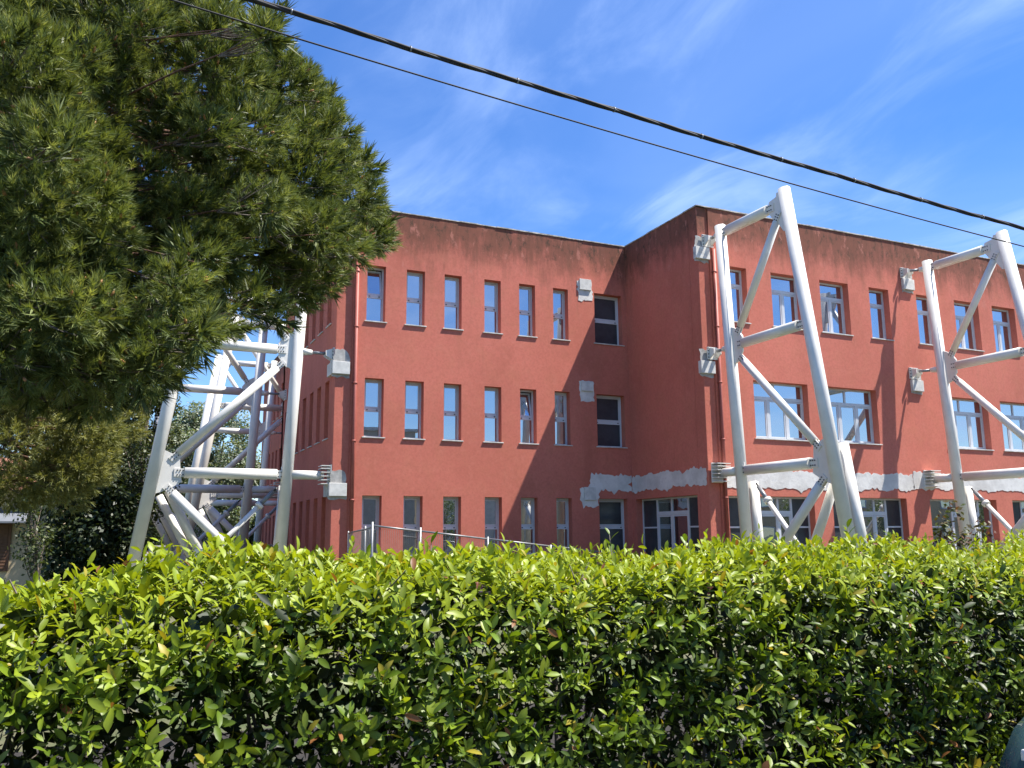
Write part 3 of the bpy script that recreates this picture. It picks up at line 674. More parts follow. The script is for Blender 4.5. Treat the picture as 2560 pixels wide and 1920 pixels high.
# ------------------------------------------------------------------ the hedge
def hedge():
    rng = np.random.default_rng(11)
    x0, x1, yf, yb = -2.6, 11.2, 3.62, 5.35
    HB = (-2.6, 4.4, 0.0)
    root = thing('hedge', HB, 'long clipped evergreen hedge with glossy bright green leaves running across the foreground', 'hedge')
    Htop = lambda x: 1.375 + 0.019*x + 0.02*np.sin(x*1.7+0.5) + 0.012*np.sin(x*4.1)
    # shoots on front face, rounded brow and top
    def surf(n):
        x = rng.uniform(x0, x1, n); s = rng.uniform(0, 1, n); H = Htop(x)
        R = 0.34; h = H-R; w = yb-yf-R
        arc = R*math.pi/2; tot = h + arc + w; q = s*tot
        y = np.where(q < h, yf, np.where(q < h+arc, yf+R-R*np.cos((q-h)/R), yf+R+(q-h-arc)))
        z = np.where(q < h, q, np.where(q < h+arc, h+R*np.sin((q-h)/R), H))
        ny = np.where(q < h, -1.0, np.where(q < h+arc, -np.cos((q-h)/R), 0.0)); nz = np.where(q < h, 0.0, np.where(q < h+arc, np.sin((q-h)/R), 1.0))
        P = np.stack([x, y, z], 1); Nn = np.stack([x*0, ny, nz], 1)
        keep = (z > 0.08) & ~((ny > -0.2) & (rng.random(n) < 0.12)) & ~((ny < -0.6) & (rng.random(n) < 0.26))
        return P[keep], Nn[keep]
    P, Nn = surf(11600)
    lump = fbm(P*np.array([1.5, 1.2, 2.2]), 3)
    P = P + Nn*(0.10*lump - rng.exponential(0.06, len(P)) + 0.035)[:, None]
    front = Nn[:, 2] < 0.35
    # open hollows in the front face
    hol = fbm(P*np.array([2.1, 1, 2.9]), 9); P = P[~(front & (hol > 0.55) & (rng.random(len(P)) < 0.75))] if False else P
    axis = unit(Nn*0.75 + np.array([0, 0, 0.75]) + rng.normal(size=P.shape)*0.55)
    sl = rng.uniform(0.06, 0.17, len(P)); top = Nn[:, 2] > 0.6
    tall = top & (rng.random(len(P)) < 0.07); sl = np.where(tall, sl+rng.uniform(.05, .14, len(P)), sl)
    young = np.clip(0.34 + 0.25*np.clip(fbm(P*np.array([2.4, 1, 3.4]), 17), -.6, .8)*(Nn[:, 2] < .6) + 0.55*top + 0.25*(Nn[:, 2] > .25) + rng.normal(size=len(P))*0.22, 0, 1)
    K = 9
    n = len(P); side = perp(axis, rng); up2 = np.cross(axis, side)
    LP, LD, LN, LL, LW, LC, LTn = [], [], [], [], [], [], []
    size = np.where(P[:, 0] < 1.8, 1.0, np.where(P[:, 0] < 4.5, 0.92, 0.84)) * rng.uniform(0.8, 1.15, n)
    old = np.array([0.024, 0.042, 0.007]); mid = np.array([0.105, 0.170, 0.012]); yng = np.array([0.245, 0.305, 0.020]); yel = np.array([0.30, 0.25, 0.03]); red = np.array([0.20, 0.085, 0.030])  # old is also darkened to put shade into the hedge's hollows
    for k in range(K):
        t = (k+0.5)/K; ang = k*2.4 + rng.uniform(0, .5, n)
        rdir = side*np.cos(ang)[:, None] + up2*np.sin(ang)[:, None]
        spread = (1.25 - 0.75*t) + rng.normal(size=n)*0.16
        d = unit(axis*np.cos(spread)[:, None] + rdir*np.sin(spread)[:, None])
        nn = unit(axis*np.sin(spread)[:, None] - rdir*np.cos(spread)[:, None] + rng.normal(size=P.shape)*0.25); nn = unit(nn - d*(nn*d).sum(1, keepdims=True))
        L = size*rng.uniform(0.055, 0.097, n)*(1.05-0.45*abs(t-0.45)); Wd = L*rng.uniform(0.28, 0.44, n)
        y = np.clip(young + (t-0.5)*0.45 + rng.normal(size=n)*0.10, 0, 1)[:, None]
        c = np.where(y < 0.5, old+(mid-old)*y*2, mid+(yng-mid)*(y-.5)*2)
        m1 = (rng.random(n) < 0.035*(t > .5)+0.01)[:, None]; m2 = (rng.random(n) < np.where(t > .75, 0.022, 0.003))[:, None]
        c = np.where(m1, yel, c); c = np.where(m2, red, c)*rng.uniform(0.8, 1.2, (n, 1))
        keep = rng.random(n) < 0.9
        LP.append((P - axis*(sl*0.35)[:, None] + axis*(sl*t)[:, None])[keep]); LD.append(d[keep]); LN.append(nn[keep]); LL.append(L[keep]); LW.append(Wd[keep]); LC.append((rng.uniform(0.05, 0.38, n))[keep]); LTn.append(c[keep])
    # inner leaves, coloured darker so the gaps read as deep shade
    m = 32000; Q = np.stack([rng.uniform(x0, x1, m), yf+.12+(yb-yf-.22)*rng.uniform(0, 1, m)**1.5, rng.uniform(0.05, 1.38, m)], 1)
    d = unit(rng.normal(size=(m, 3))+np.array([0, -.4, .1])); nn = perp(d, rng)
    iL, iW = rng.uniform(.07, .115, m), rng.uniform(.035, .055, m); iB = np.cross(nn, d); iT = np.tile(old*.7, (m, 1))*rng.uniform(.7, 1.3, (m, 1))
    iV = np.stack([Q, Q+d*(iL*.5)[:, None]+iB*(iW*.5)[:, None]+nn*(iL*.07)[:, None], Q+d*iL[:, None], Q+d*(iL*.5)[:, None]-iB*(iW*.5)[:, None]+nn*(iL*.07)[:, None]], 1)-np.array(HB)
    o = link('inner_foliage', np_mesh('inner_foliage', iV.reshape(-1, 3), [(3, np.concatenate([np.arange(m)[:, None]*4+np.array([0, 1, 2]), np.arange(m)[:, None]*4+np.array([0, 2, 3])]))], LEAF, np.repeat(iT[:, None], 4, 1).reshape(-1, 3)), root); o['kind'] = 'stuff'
    LP, LD, LN, LL, LW, LC, LTn = map(np.concatenate, (LP, LD, LN, LL, LW, LC, LTn))
    # the 300 leaves that show largest are objects of their own
    mid_p = LP + LD*(LL*.5)[:, None]; sx, sy, sz = vcam(mid_p)
    face = np.abs((unit(mid_p-np.array(CAMP))*LN).sum(1)); area = LL*LW*face/(sz*sz)
    front_most = np.where(mid_p[:, 2] > 1.3, mid_p[:, 2] > Htop(mid_p[:, 0])-0.04, mid_p[:, 1] < yf+0.0)
    ok = front_most & (sx > 4) & (sx < 1020) & (sy > 4) & (sy < 764) & (sz > .5)
    idx = np.argsort(-(area*ok))[:300]
    rest = np.ones(len(LP), bool); rest[idx] = False
    off = np.array(HB)
    me = leaves_mesh('foliage', (LP-off)[rest], LD[rest], LN[rest], LL[rest], LW[rest], LC[rest], LTn[rest], LEAF)
    o = link('foliage', me, root); o['kind'] = 'stuff'
    kinds = []
    for q in range(10):
        sel = idx[q::10]; c = LTn[sel].mean(0)*(0.8+0.04*q)
        one = lambda v: np.array([v], float)
        kinds.append(leaves_mesh('leaf', one((0, 0, 0)), one((0, 1, 0)), one((0, 0, 1)), np.array([1.0]), np.array([0.33+.012*q]), np.array([0.06+.03*q]), np.array([c]), LEAF))
    for j, i in enumerate(idx):
        D, Z = LD[i], LN[i]; X = np.cross(D, Z); s = LL[i]
        l = link('leaf', kinds[j % 10], root)
        p = LP[i]-off
        l.matrix_local = Matrix(((X[0]*s, D[0]*s, Z[0]*s, p[0]), (X[1]*s, D[1]*s, Z[1]*s, p[1]), (X[2]*s, D[2]*s, Z[2]*s, p[2]), (0, 0, 0, 1)))
    # stems inside
    mb = MB()
    for i in range(115):
        x = x0+0.1+(x1-x0-.2)*i/115+random.uniform(-.05, .05); y = random.uniform(yf+.35, yb-.4); p = Vector((x, y, 0)); pts = [p.copy()]
        for s in range(4): p = p+Vector((random.uniform(-.1, .1), random.uniform(-.1, .1), .32)); pts.append(p.copy())
        mb.tube(pts, [.014, .012, .010, .008, .005], 5, caps=False)
        for s in range(5):
            q = pts[1+s % 4]; e = q+Vector((random.uniform(-.22, .22), random.uniform(-.3, .15), random.uniform(.1, .26))); mb.tube([q, e], [.006, .003], 4, caps=False)
    o = mb.build('stem', TWIG, root, origin=HB); o['kind'] = 'stuff'
    # a few tall shoots that stand up above the clipped top
    for i, (x, y, h, nl) in enumerate(((2.95, 4.9, .30, 7), (1.62, 4.7, .26, 8), (.92, 4.8, .15, 6), (2.15, 5.0, .16, 6), (4.9, 4.8, .26, 9), (4.35, 4.9, .16, 6), (3.6, 5.0, .20, 8), (3.75, 4.85, .17, 7), (6.3, 5.1, .12, 6), (-.25, 4.6, .10, 6))):
        z0 = float(Htop(np.array([x]))[0])-.05; tp = np.array([x+random.uniform(-.04, .04), y, z0+h])
        mb = MB(); mb.tube([(x, y, z0-.25), tuple((np.array([x, y, z0-.25])+tp)/2+np.array([.015, 0, 0])), tuple(tp)], [.005, .004, .0025], 6)
        so = mb.build('shoot', TWIG, root, origin=HB)
        r = np.random.default_rng(50+i); t = np.linspace(.35, 1, nl); base = np.array([x, y, z0-.05]); Pp = base+(tp-base)*t[:, None]
        ang = np.arange(nl)*2.4+i; sp = (1.15-.6*t)
        d = unit(np.stack([np.cos(ang)*np.sin(sp), np.sin(ang)*np.sin(sp), np.cos(sp)], 1)); nn = unit(np.stack([-np.cos(ang)*np.cos(sp), -np.sin(ang)*np.cos(sp), np.sin(sp)], 1))
        lm = leaves_mesh('shoot_leaf', Pp-off, d, nn, r.uniform(.06, .10, nl), r.uniform(.025, .036, nl), r.uniform(.05, .3, nl), np.array([.12, .19, .02])*r.uniform(.6, 1.2, (nl, 1)), LEAF)
        link('spray', lm, so)
    return root
hedge()

# ------------------------------------------------------------------ pines
def needles(name, C, outw, n_per_m2, rng, nlen, nwid, K, pal, parent, origin, squash=1.0, upb=0.45, inner=0.18):
    """C: clumps (x,y,z,r). Tufts of needles on and in each clump; every needle is a thin triangle."""
    P, A = [], []
    for (x, y, z, r) in C:
        n = max(6, int(4*math.pi*r*r*n_per_m2)); d = unit(rng.normal(size=(n, 3)))
        rr = r*np.where(rng.random(n) < inner, rng.uniform(.35, .85, n), rng.uniform(.86, 1.08, n))
        p = np.array([x, y, z]) + d*rr[:, None]*np.array([1, 1, squash])
        od = unit(np.array([x, y, z])-outw)
        P.append(p); A.append(unit(d*0.8 + od*0.5 + np.array([0, 0, upb]) + rng.normal(size=(n, 3))*.25))
    P, A = np.concatenate(P), np.concatenate(A); n = len(P)
    shade = rng.uniform(.72, 1.25, (n, 1)); pick = rng.random((n, 1))
    col = np.where(pick < .55, pal[0], np.where(pick < .9, pal[1], pal[2]))*shade
    s = perp(A, rng); u = np.cross(A, s)
    V, T = [], []
    for k in range(K):
        t = rng.uniform(0, 1, n); th = rng.uniform(.25, 1.15, n)*(1.05-.5*t); ph = rng.uniform(0, 6.283, n)
        d = unit(A*np.cos(th)[:, None] + (s*np.cos(ph)[:, None]+u*np.sin(ph)[:, None])*np.sin(th)[:, None])
        b = P + A*(t*nlen*.9)[:, None]; L = nlen*rng.uniform(.7, 1.15, n); q = perp(d, rng)*(nwid*.5)
        V += [np.stack([b-q, b+q, b+d*L[:, None]], 1)]; T += [np.repeat((col*rng.uniform(.8, 1.2, (n, 1)))[:, None], 3, 1)]
    V = np.concatenate(V); T = np.concatenate(T); f = np.arange(len(V)*3).reshape(-1, 3)
    me = np_mesh(name, V.reshape(-1, 3)-np.array(origin), [(3, f)], NEEDLE, T.reshape(-1, 3))
    o = link(name, me, parent); o['kind'] = 'stuff'
    return P, A
def limbs(C, trunk, rng, parent, origin, m, r0=.05, twigs=9):
    """a limb from the trunk line to every clump, with twigs fanning inside the clump"""
    mb = MB(); tw = MB()
    for (x, y, z, r) in C:
        c = Vector((x, y, z)); zt = max(trunk[0].z+1.2, min(trunk[-1].z-.4, z+(0.06 if z > 4.6 else 0.45)*math.hypot(x-trunk[0].x, y-trunk[0].y)))
        i = min(range(len(trunk)), key=lambda j: abs(trunk[j].z-zt)); b = trunk[i]
        md = (b+c)/2+Vector((rng.uniform(-.2, .2), rng.uniform(-.2, .2), -.12-.05*(c-b).length)); rr = r0*min(1, .35+r)
        mb.tube([b, (b+md)/2+Vector((0, 0, -.05)), md, (md+c)/2+Vector((0, 0, .04)), c], [rr, rr*.8, rr*.62, rr*.42, rr*.2], 6, caps=False)
        for k in range(twigs):
            d = Vector(unit(rng.normal(size=3)+np.array([0, 0, .2]))); s = c*.75+md*.25
            tw.tube([s, s+(c+d*r-s)*.5+Vector((0, 0, -.03)), c+d*r*.95], [.010, .007, .004], 4, caps=False)
    mb.build('limb', m, parent, origin=origin)
    o = tw.build('twig', TWIG, parent, origin=origin); o['kind'] = 'stuff'
CL = [
(-1.42,10.51,8.34,0.47),(-2.05,10.49,6.21,0.35),(0.23,10.39,7.50,0.43),(-0.74,9.75,4.77,0.32),(0.72,9.81,4.72,0.39),(-0.19,10.41,8.74,0.39),
(-1.57,9.88,6.60,0.24),(-1.96,10.22,4.76,0.34),(-0.09,10.07,6.80,0.26),(-0.43,9.63,7.39,0.46),(-0.50,10.21,4.23,0.52),(-2.29,11.05,7.58,0.36),
(-1.13,9.19,6.18,0.48),(-1.96,10.34,4.38,0.32),(-2.27,10.25,6.73,0.18),(-1.05,10.08,7.58,0.43),(-2.36,10.85,7.84,0.32),(-2.01,9.99,5.45,0.31),
(-1.72,10.43,5.45,0.29),(-0.92,10.02,3.32,0.27),(2.76,10.76,6.07,0.25),(2.47,10.26,5.21,0.21),(1.96,10.53,6.12,0.62),(0.95,9.73,6.94,0.33),
(-0.02,9.84,5.53,0.35),(0.63,10.39,6.11,0.32),(-1.65,9.96,6.27,0.30),(0.29,9.73,6.46,0.27),(-1.11,9.49,5.43,0.23),(-0.07,10.09,3.58,0.22),
(-1.30,10.12,3.39,0.38),(0.12,10.89,3.40,0.17),(1.68,10.73,7.39,0.45),(-0.19,10.08,3.11,0.15),(-0.76,9.14,6.42,0.34),(-0.73,11.16,3.28,0.18),
(-0.41,9.70,6.18,0.26),(0.11,10.03,8.09,0.40),(-1.68,9.85,7.47,0.35),(0.71,9.75,7.40,0.32),(2.04,9.90,5.24,0.35),(-1.57,10.54,4.13,0.68),
(-2.07,10.76,4.08,0.23),(-1.75,11.66,9.60,0.30),(1.87,10.83,4.75,0.30),(-0.87,10.14,5.30,0.29),(-1.35,10.01,4.84,0.54),(0.09,10.07,4.84,0.53),
(-1.62,9.74,5.62,0.32),(-1.94,10.64,3.76,0.25),(0.63,10.43,8.37,0.22),(-0.71,11.21,9.28,0.38),(1.14,9.57,6.26,0.34),(1.21,9.95,4.29,0.27),
(-0.96,9.40,5.71,0.35),(-2.16,11.47,9.15,0.36),(-2.19,10.10,6.35,0.20),(-0.40,9.25,5.20,0.25),(1.34,10.58,5.20,0.55),(0.85,9.55,3.97,0.21),
(-0.34,9.24,4.90,0.24),(-1.38,9.80,7.05,0.48),(-0.48,9.86,3.35,0.24),(0.38,10.33,9.14,0.24),(2.28,10.67,6.85,0.32),(-2.64,11.27,8.70,0.21),
(0.34,11.07,3.62,0.23),(-1.77,10.86,3.28,0.18),(-0.98,10.62,9.09,0.28),(0.51,10.63,8.90,0.25),(0.35,10.68,4.23,0.37),(0.95,10.07,5.57,0.35),
(0.52,10.01,3.78,0.15),(-2.30,10.88,8.51,0.29),(-0.43,9.62,5.71,0.26),(-0.15,10.28,9.11,0.28),(-0.67,9.70,6.37,0.25),(-0.30,9.73,3.65,0.21),
(-0.39,9.07,4.37,0.22),(1.28,10.74,7.96,0.23),(-0.00,9.51,4.15,0.31),(-2.08,11.45,3.53,0.25),(1.26,9.33,5.30,0.28),(2.18,10.51,4.85,0.23),
(0.30,10.00,6.22,0.29),(-0.78,10.87,3.73,0.26),(-0.57,10.58,9.23,0.24),(-0.98,9.32,4.19,0.29),(-1.04,10.71,4.01,0.41),(-1.35,11.34,9.58,0.22),
(0.53,9.92,5.28,0.37),(-0.78,10.03,8.03,0.38),(-0.35,9.54,6.78,0.29),(-1.95,10.36,6.90,0.26),(0.86,9.91,6.63,0.23),(-2.65,11.25,8.93,0.22),
(2.66,10.76,6.54,0.22),(1.79,10.45,6.68,0.27),(3.02,11.05,5.72,0.22),(2.15,11.03,7.42,0.28),(-1.89,9.67,4.97,0.24),(-1.38,10.17,6.03,0.25),
(-0.40,11.04,3.19,0.17),(-2.57,12.47,9.99,0.25),(-1.36,9.87,5.38,0.28),(1.00,10.29,6.20,0.27),(-2.63,11.65,8.66,0.32),(0.23,10.85,9.74,0.21),
(1.57,10.13,4.25,0.18),(0.07,10.50,3.93,0.23),(-1.02,10.28,8.49,0.30),(0.59,9.74,4.29,0.21),(1.56,10.53,7.73,0.19),(0.43,10.54,8.06,0.32),
(0.65,9.63,3.84,0.18),(-0.07,9.32,7.12,0.25),(-1.76,9.69,7.04,0.25),(0.19,11.08,9.38,0.31),(0.44,9.67,3.53,0.15),(-1.74,10.76,3.61,0.24),
(0.62,9.19,5.95,0.24),(1.72,10.35,5.48,0.26),(1.84,10.55,5.05,0.24),(-2.23,10.56,5.98,0.21),(-1.14,10.15,5.30,0.24),(1.34,10.24,6.06,0.26),
(0.82,10.42,8.16,0.18),(-1.87,9.58,6.22,0.24),(-0.62,9.13,5.71,0.24),(0.61,9.77,6.98,0.25),(0.00,10.25,6.53,0.24),(-1.91,11.13,9.21,0.24),
(-1.62,9.72,4.45,0.25),(-0.80,12.63,5.16,0.67),(2.09,12.59,5.31,0.43),(-1.70,12.74,5.43,0.56),(2.39,12.25,7.26,0.60),(-1.69,12.11,4.51,0.52),
(-1.34,12.27,9.55,0.58),(1.80,12.81,6.58,0.62),(0.33,12.78,6.87,0.79),(-0.12,12.86,4.36,0.63),(-0.47,11.93,8.08,0.70),(-1.72,12.37,7.30,0.71),
(0.59,12.04,4.64,0.55),(-0.24,12.29,9.73,0.76),(0.69,12.45,9.22,0.55),(-0.22,12.25,5.84,0.63),(2.45,12.37,6.20,0.55),(-2.21,12.42,5.90,0.65),
(-1.67,12.53,3.84,0.52),(-1.43,12.72,8.69,0.84),(-2.24,12.76,5.12,0.62),(-2.54,12.82,7.49,0.57),(0.59,12.04,5.74,0.68),(-0.70,12.59,10.40,0.55),
(1.15,11.96,7.42,0.72),(-1.84,12.58,6.47,0.64),(-0.91,12.62,3.85,0.55),(1.17,12.40,4.88,0.45),(-0.70,12.60,7.55,0.65),(-2.04,11.97,8.83,0.66),
(-2.71,12.57,9.36,0.54),(-2.19,11.98,7.99,0.75),(-2.04,11.98,9.56,0.50),(-2.23,12.52,3.80,0.41),(0.07,12.43,9.20,0.58),(1.30,12.05,8.45,0.53),
(-2.20,12.14,4.36,0.43),(1.49,12.37,5.69,0.60),(2.00,12.52,8.45,0.48),(-0.83,12.70,6.18,0.62),(-2.39,12.05,6.60,0.46),(0.08,12.27,5.12,0.68),
(0.41,12.13,9.64,0.54),(-1.14,12.42,4.50,0.51),(0.21,12.27,10.53,0.47),(-0.38,12.28,6.61,0.54),(3.12,12.47,6.31,0.47),(-0.88,12.73,9.43,0.77),
(1.06,12.02,6.57,0.55),(-1.24,12.76,7.95,0.58),(2.93,12.30,6.86,0.45),(-1.39,12.75,6.19,0.54),(-2.61,12.30,8.62,0.51),(0.01,12.45,7.93,0.60),
(-0.43,12.75,3.67,0.43),(2.54,12.62,5.65,0.42),(0.50,12.57,7.57,0.55),(2.30,12.27,7.93,0.44),(1.03,8.80,7.03,0.13),(1.17,9.05,7.28,0.11),
(1.02,8.18,6.58,0.13),(-1.09,8.35,5.97,0.37),(-0.92,8.64,5.72,0.36),(-0.75,8.13,5.04,0.31),(-1.10,8.84,5.09,0.35),(-0.81,8.27,4.53,0.35),
(-0.45,8.69,4.82,0.34),(-0.28,8.78,4.52,0.26),(-0.65,8.97,4.41,0.37),(-0.90,8.45,3.91,0.35),(-0.48,8.70,4.07,0.34),(-0.67,8.15,3.54,0.33),
(-0.36,8.38,3.66,0.30),(-0.17,8.63,3.48,0.25),(-0.45,8.55,3.25,0.32),(0.57,8.93,4.41,0.20),(0.38,8.41,3.98,0.24),(0.50,9.00,3.86,0.28),
(0.26,8.66,3.72,0.25),(0.56,8.13,3.47,0.19),(0.27,8.36,3.35,0.24),(0.12,8.27,3.13,0.23),(-0.18,8.56,3.16,0.24),(-0.87,8.40,3.19,0.30),
(-0.99,8.70,3.60,0.33),(-1.04,8.52,4.44,0.34)
]
rng = np.random.default_rng(21)
PO = (-2.1, 11.3, 0.0)
pine = thing('pine_tree', PO, 'big dark green pine with long needles in front of the left towers', 'tree')
tk = [Vector((-2.1+.05*math.sin(i*.8), 11.3+.04*math.cos(i), 0.0+i*.75)) for i in range(13)]
mb = MB(); mb.tube(tk, [.15-.0095*i for i in range(13)], 10); mb.build('trunk', BARK, pine, origin=PO)
CEN = np.array([-0.6, 11.2, 5.8])
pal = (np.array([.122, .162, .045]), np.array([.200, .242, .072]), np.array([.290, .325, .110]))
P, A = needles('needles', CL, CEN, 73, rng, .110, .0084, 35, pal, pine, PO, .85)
needles('inner_needles', [(x, y, z, r*.72) for x, y, z, r in CL], CEN, 16, rng, .22, .030, 22, (pal[0]*.6, pal[0]*.75, pal[1]*.6), pine, PO, .85, inner=.8)  # coarse fill that blocks light; crown's inner shade put into its darker colour
limbs(CL, tk, rng, pine, PO, BARK, .05)
# young orange-brown cones at the shoot tips
sel = rng.choice(len(P), 1700, replace=False); mb = MB()
for i in sel:
    p = Vector(P[i]); a = Vector(A[i]); mb.tube([p+a*.02, p+a*.055, p+a*.085], [.012, .015, .004], 5)
o = mb.build('cone', simple('young_cone', (.42, .20, .08), .7), pine, origin=PO); o['kind'] = 'stuff'

def blob(c, rad3, n, r, seed, flat=0.0):
    g = np.random.default_rng(seed); out = []
    for _ in range(n):
        d = unit(g.normal(size=3)); q = np.array(c)+d*np.array(rad3)*g.uniform(.45, 1)**.6; out.append((*q, g.uniform(.75, 1.2)*r))
    return out
# the sunlit yellowish pine behind, lower
P2 = (-3.3, 17.5, 0.0)
pine2 = thing('pine_tree', P2, 'yellowish sunlit pine behind the big dark pine, above a dark hollow', 'tree')
tk2 = [Vector((-3.3+.06*math.sin(i), 17.5, i*.7)) for i in range(8)]
mb = MB(); mb.tube(tk2, [.16-.014*i for i in range(8)], 8); mb.build('trunk', BARK, pine2, origin=P2)
C2_ = blob((-1.35, 17.0, 3.35), (1.45, 1.3, 1.25), 40, .42, 3) + blob((-2.6, 16.8, 5.3), (1.5, 1.3, 1.4), 22, .5, 4) + blob((-3.2, 17.6, 3.6), (1.3, 1.0, 1.1), 14, .42, 5)
needles('needles', C2_, np.array([-2.5, 18, 4]), 60, rng, .13, .015, 19, (np.array([.22, .235, .085]), np.array([.29, .295, .11]), np.array([.15, .17, .055])), pine2, P2, .8)
limbs(C2_, tk2, rng, pine2, P2, BARK, .045, 5)

# ------------------------------------------------------------------ broad-leaved trees and shrubs behind
def leafy(name, base, C, label, cat, pal, per_m2, size, seed, group=None, mtrunk=TWIG, tr=.12, th=None, fill=.4):
    g = np.random.default_rng(seed); root = thing(name, base, label, cat, group); P, Nn, CC = [], [], []
    for (x, y, z, r) in C:
        n = max(8, int(4*math.pi*r*r*per_m2)); d = unit(g.normal(size=(n, 3))); q = np.array([x, y, z])+d*(r*np.where(g.random(n) < fill, g.uniform(.2, .9, n), g.uniform(.9, 1.1, n)))[:, None]
        ok = q[:, 2] > .05; P.append(q[ok]); Nn.append(unit(d*.7+np.array([0, 0, .5])+g.normal(size=(n, 3))*.5)[ok])
        t = g.integers(0, len(pal), ok.sum()); CC.append(np.array(pal)[t]*g.uniform(.7, 1.25, (ok.sum(), 1)))
    P, Nn, CC = map(np.concatenate, (P, Nn, CC)); D = perp(Nn, g); L = size*g.uniform(.7, 1.3, len(P)); B = np.cross(Nn, D)
    V = np.stack([P, P+D*(L*.5)[:, None]+B*(L*.26)[:, None]+Nn*(L*.06)[:, None], P+D*L[:, None], P+D*(L*.5)[:, None]-B*(L*.26)[:, None]+Nn*(L*.06)[:, None]], 1)
    f = np.arange(len(P)*4).reshape(-1, 4)
    me = np_mesh('crown', V.reshape(-1, 3)-np.array(base), [(4, f)], FARLEAF, np.repeat(CC[:, None], 4, 1).reshape(-1, 3))
    o = link('crown', me, root); o['kind'] = 'stuff'
    top = th or max(c[2] for c in C); b = Vector(base); mb = MB()
    pts = [b+Vector((.05*math.sin(i*1.3)*i, .04*i*math.cos(i), top*.85*i/5)) for i in range(6)]
    mb.tube(pts, [tr*(1-.15*i) for i in range(6)], 7, caps=False)
    for c in C[::max(1, len(C)//14)]:
        q = pts[min(5, max(1, int(5*(c[2]/top)*.7)))]; e = Vector(c[:3]); mb.tube([q, (q+e)/2+Vector((0, 0, -.1)), e], [tr*.4, tr*.25, tr*.1], 5, caps=False)
    mb.build('trunk', mtrunk, root, origin=base)
    return root
SILV = [(.15, .20, .10), (.24, .27, .18), (.09, .14, .07), (.30, .32, .24)]
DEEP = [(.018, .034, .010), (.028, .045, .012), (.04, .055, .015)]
FRESH = [(.10, .15, .02), (.15, .19, .03), (.07, .11, .02)]
leafy('broadleaf_tree', (6.2, 60, 0), blob((5.4, 60, 5.6), (3.4, 2.5, 4.6), 70, 1.0, 31), 'silvery green tree seen between the tubes of the left steel towers', 'tree', SILV, 60, .20, 32, tr=.2)
leafy('broadleaf_tree', (0.6, 62, 0), blob((0.2, 62, 5.2), (3.2, 2.5, 4.0), 50, 1.0, 33), 'silvery green tree behind the outer leg of the nearest left tower', 'tree', SILV, 60, .20, 34, tr=.2)
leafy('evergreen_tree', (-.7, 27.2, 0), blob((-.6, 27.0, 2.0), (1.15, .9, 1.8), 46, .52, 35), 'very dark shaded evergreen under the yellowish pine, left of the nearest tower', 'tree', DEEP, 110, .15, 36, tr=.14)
leafy('evergreen_tree', (3.4, 56, 0), blob((3.0, 56, 2.4), (3.4, 1.6, 2.2), 44, .9, 37), 'dark green tree behind the outer leg of the nearest left tower, low down', 'tree', [(.03, .05, .012), (.05, .075, .02), (.07, .09, .025)], 50, .11, 38, tr=.12)
leafy('evergreen_tree', (0.7, 28.6, 0), blob((0.55, 28.6, 4.6), (1.0, .9, 3.2), 34, .5, 57), 'narrow dark green tree right beside the yellowish pine, left of the nearest tower leg', 'tree', [(.035, .05, .012), (.05, .07, .018), (.07, .085, .025)], 150, .12, 58, tr=.1)
leafy('shrub', (3.6, 42, 0), blob((3.6, 42, 1.5), (1.7, 1.1, 1.3), 26, .5, 39), 'fresh green bush low down behind the left steel towers', 'shrub', FRESH, 50, .12, 40, tr=.06)
leafy('shrub', (-1.7, 15.0, 0), blob((-1.7, 15.0, .6), (.55, .5, .42), 16, .24, 41), 'grey-green low bush at the far left just above the hedge', 'shrub', [(.10, .13, .07), (.14, .16, .10), (.07, .10, .05)], 70, .08, 42, tr=.05)
leafy('shrub', (-.9, 15.6, 0), blob((-.85, 15.6, .55), (.5, .4, .36), 14, .24, 43), 'deep green low bush right of the grey-green bush, above the hedge', 'shrub', [(.03, .07, .02), (.05, .09, .03)], 70, .08, 44, tr=.04)
leafy('evergreen_tree', (-1.6, 23.0, 0), blob((-1.62, 23.0, 2.2), (.42, .4, 1.3), 20, .26, 45), 'slender half lit tree in front of the cream house at the far left', 'tree', [(.05, .07, .02), (.09, .11, .03), (.03, .05, .015)], 70, .10, 46, tr=.05)
# reddish sapling behind the hedge at the right
leafy('sapling', (7.15, 5.75, 0), [(7.05, 5.75, 1.70, .12), (7.12, 5.7, 1.86, .10), (7.0, 5.78, 1.55, .16), (7.3, 5.8, 1.58, .14), (7.48, 5.72, 1.66, .12), (7.58, 5.75, 1.72, .08), (7.15, 5.75, 1.45, .2)], 'young reddish leaved sapling rising behind the hedge before the right tower', 'sapling', [(.07, .08, .02), (.13, .10, .03), (.14, .065, .03), (.10, .12, .03)], 300, .055, 47, tr=.010, th=1.9, fill=.6)
leafy('treeline', (-12, 75, 0), blob((-4, 82, 2.6), (24, 5, 2.6), 110, 1.7, 51), 'row of far dark trees closing the view at the left', 'trees', [(.04, .06, .02), (.06, .08, .03)], 10, .42, 52, tr=.25)
bpy.data.objects['treeline']['kind'] = 'stuff'

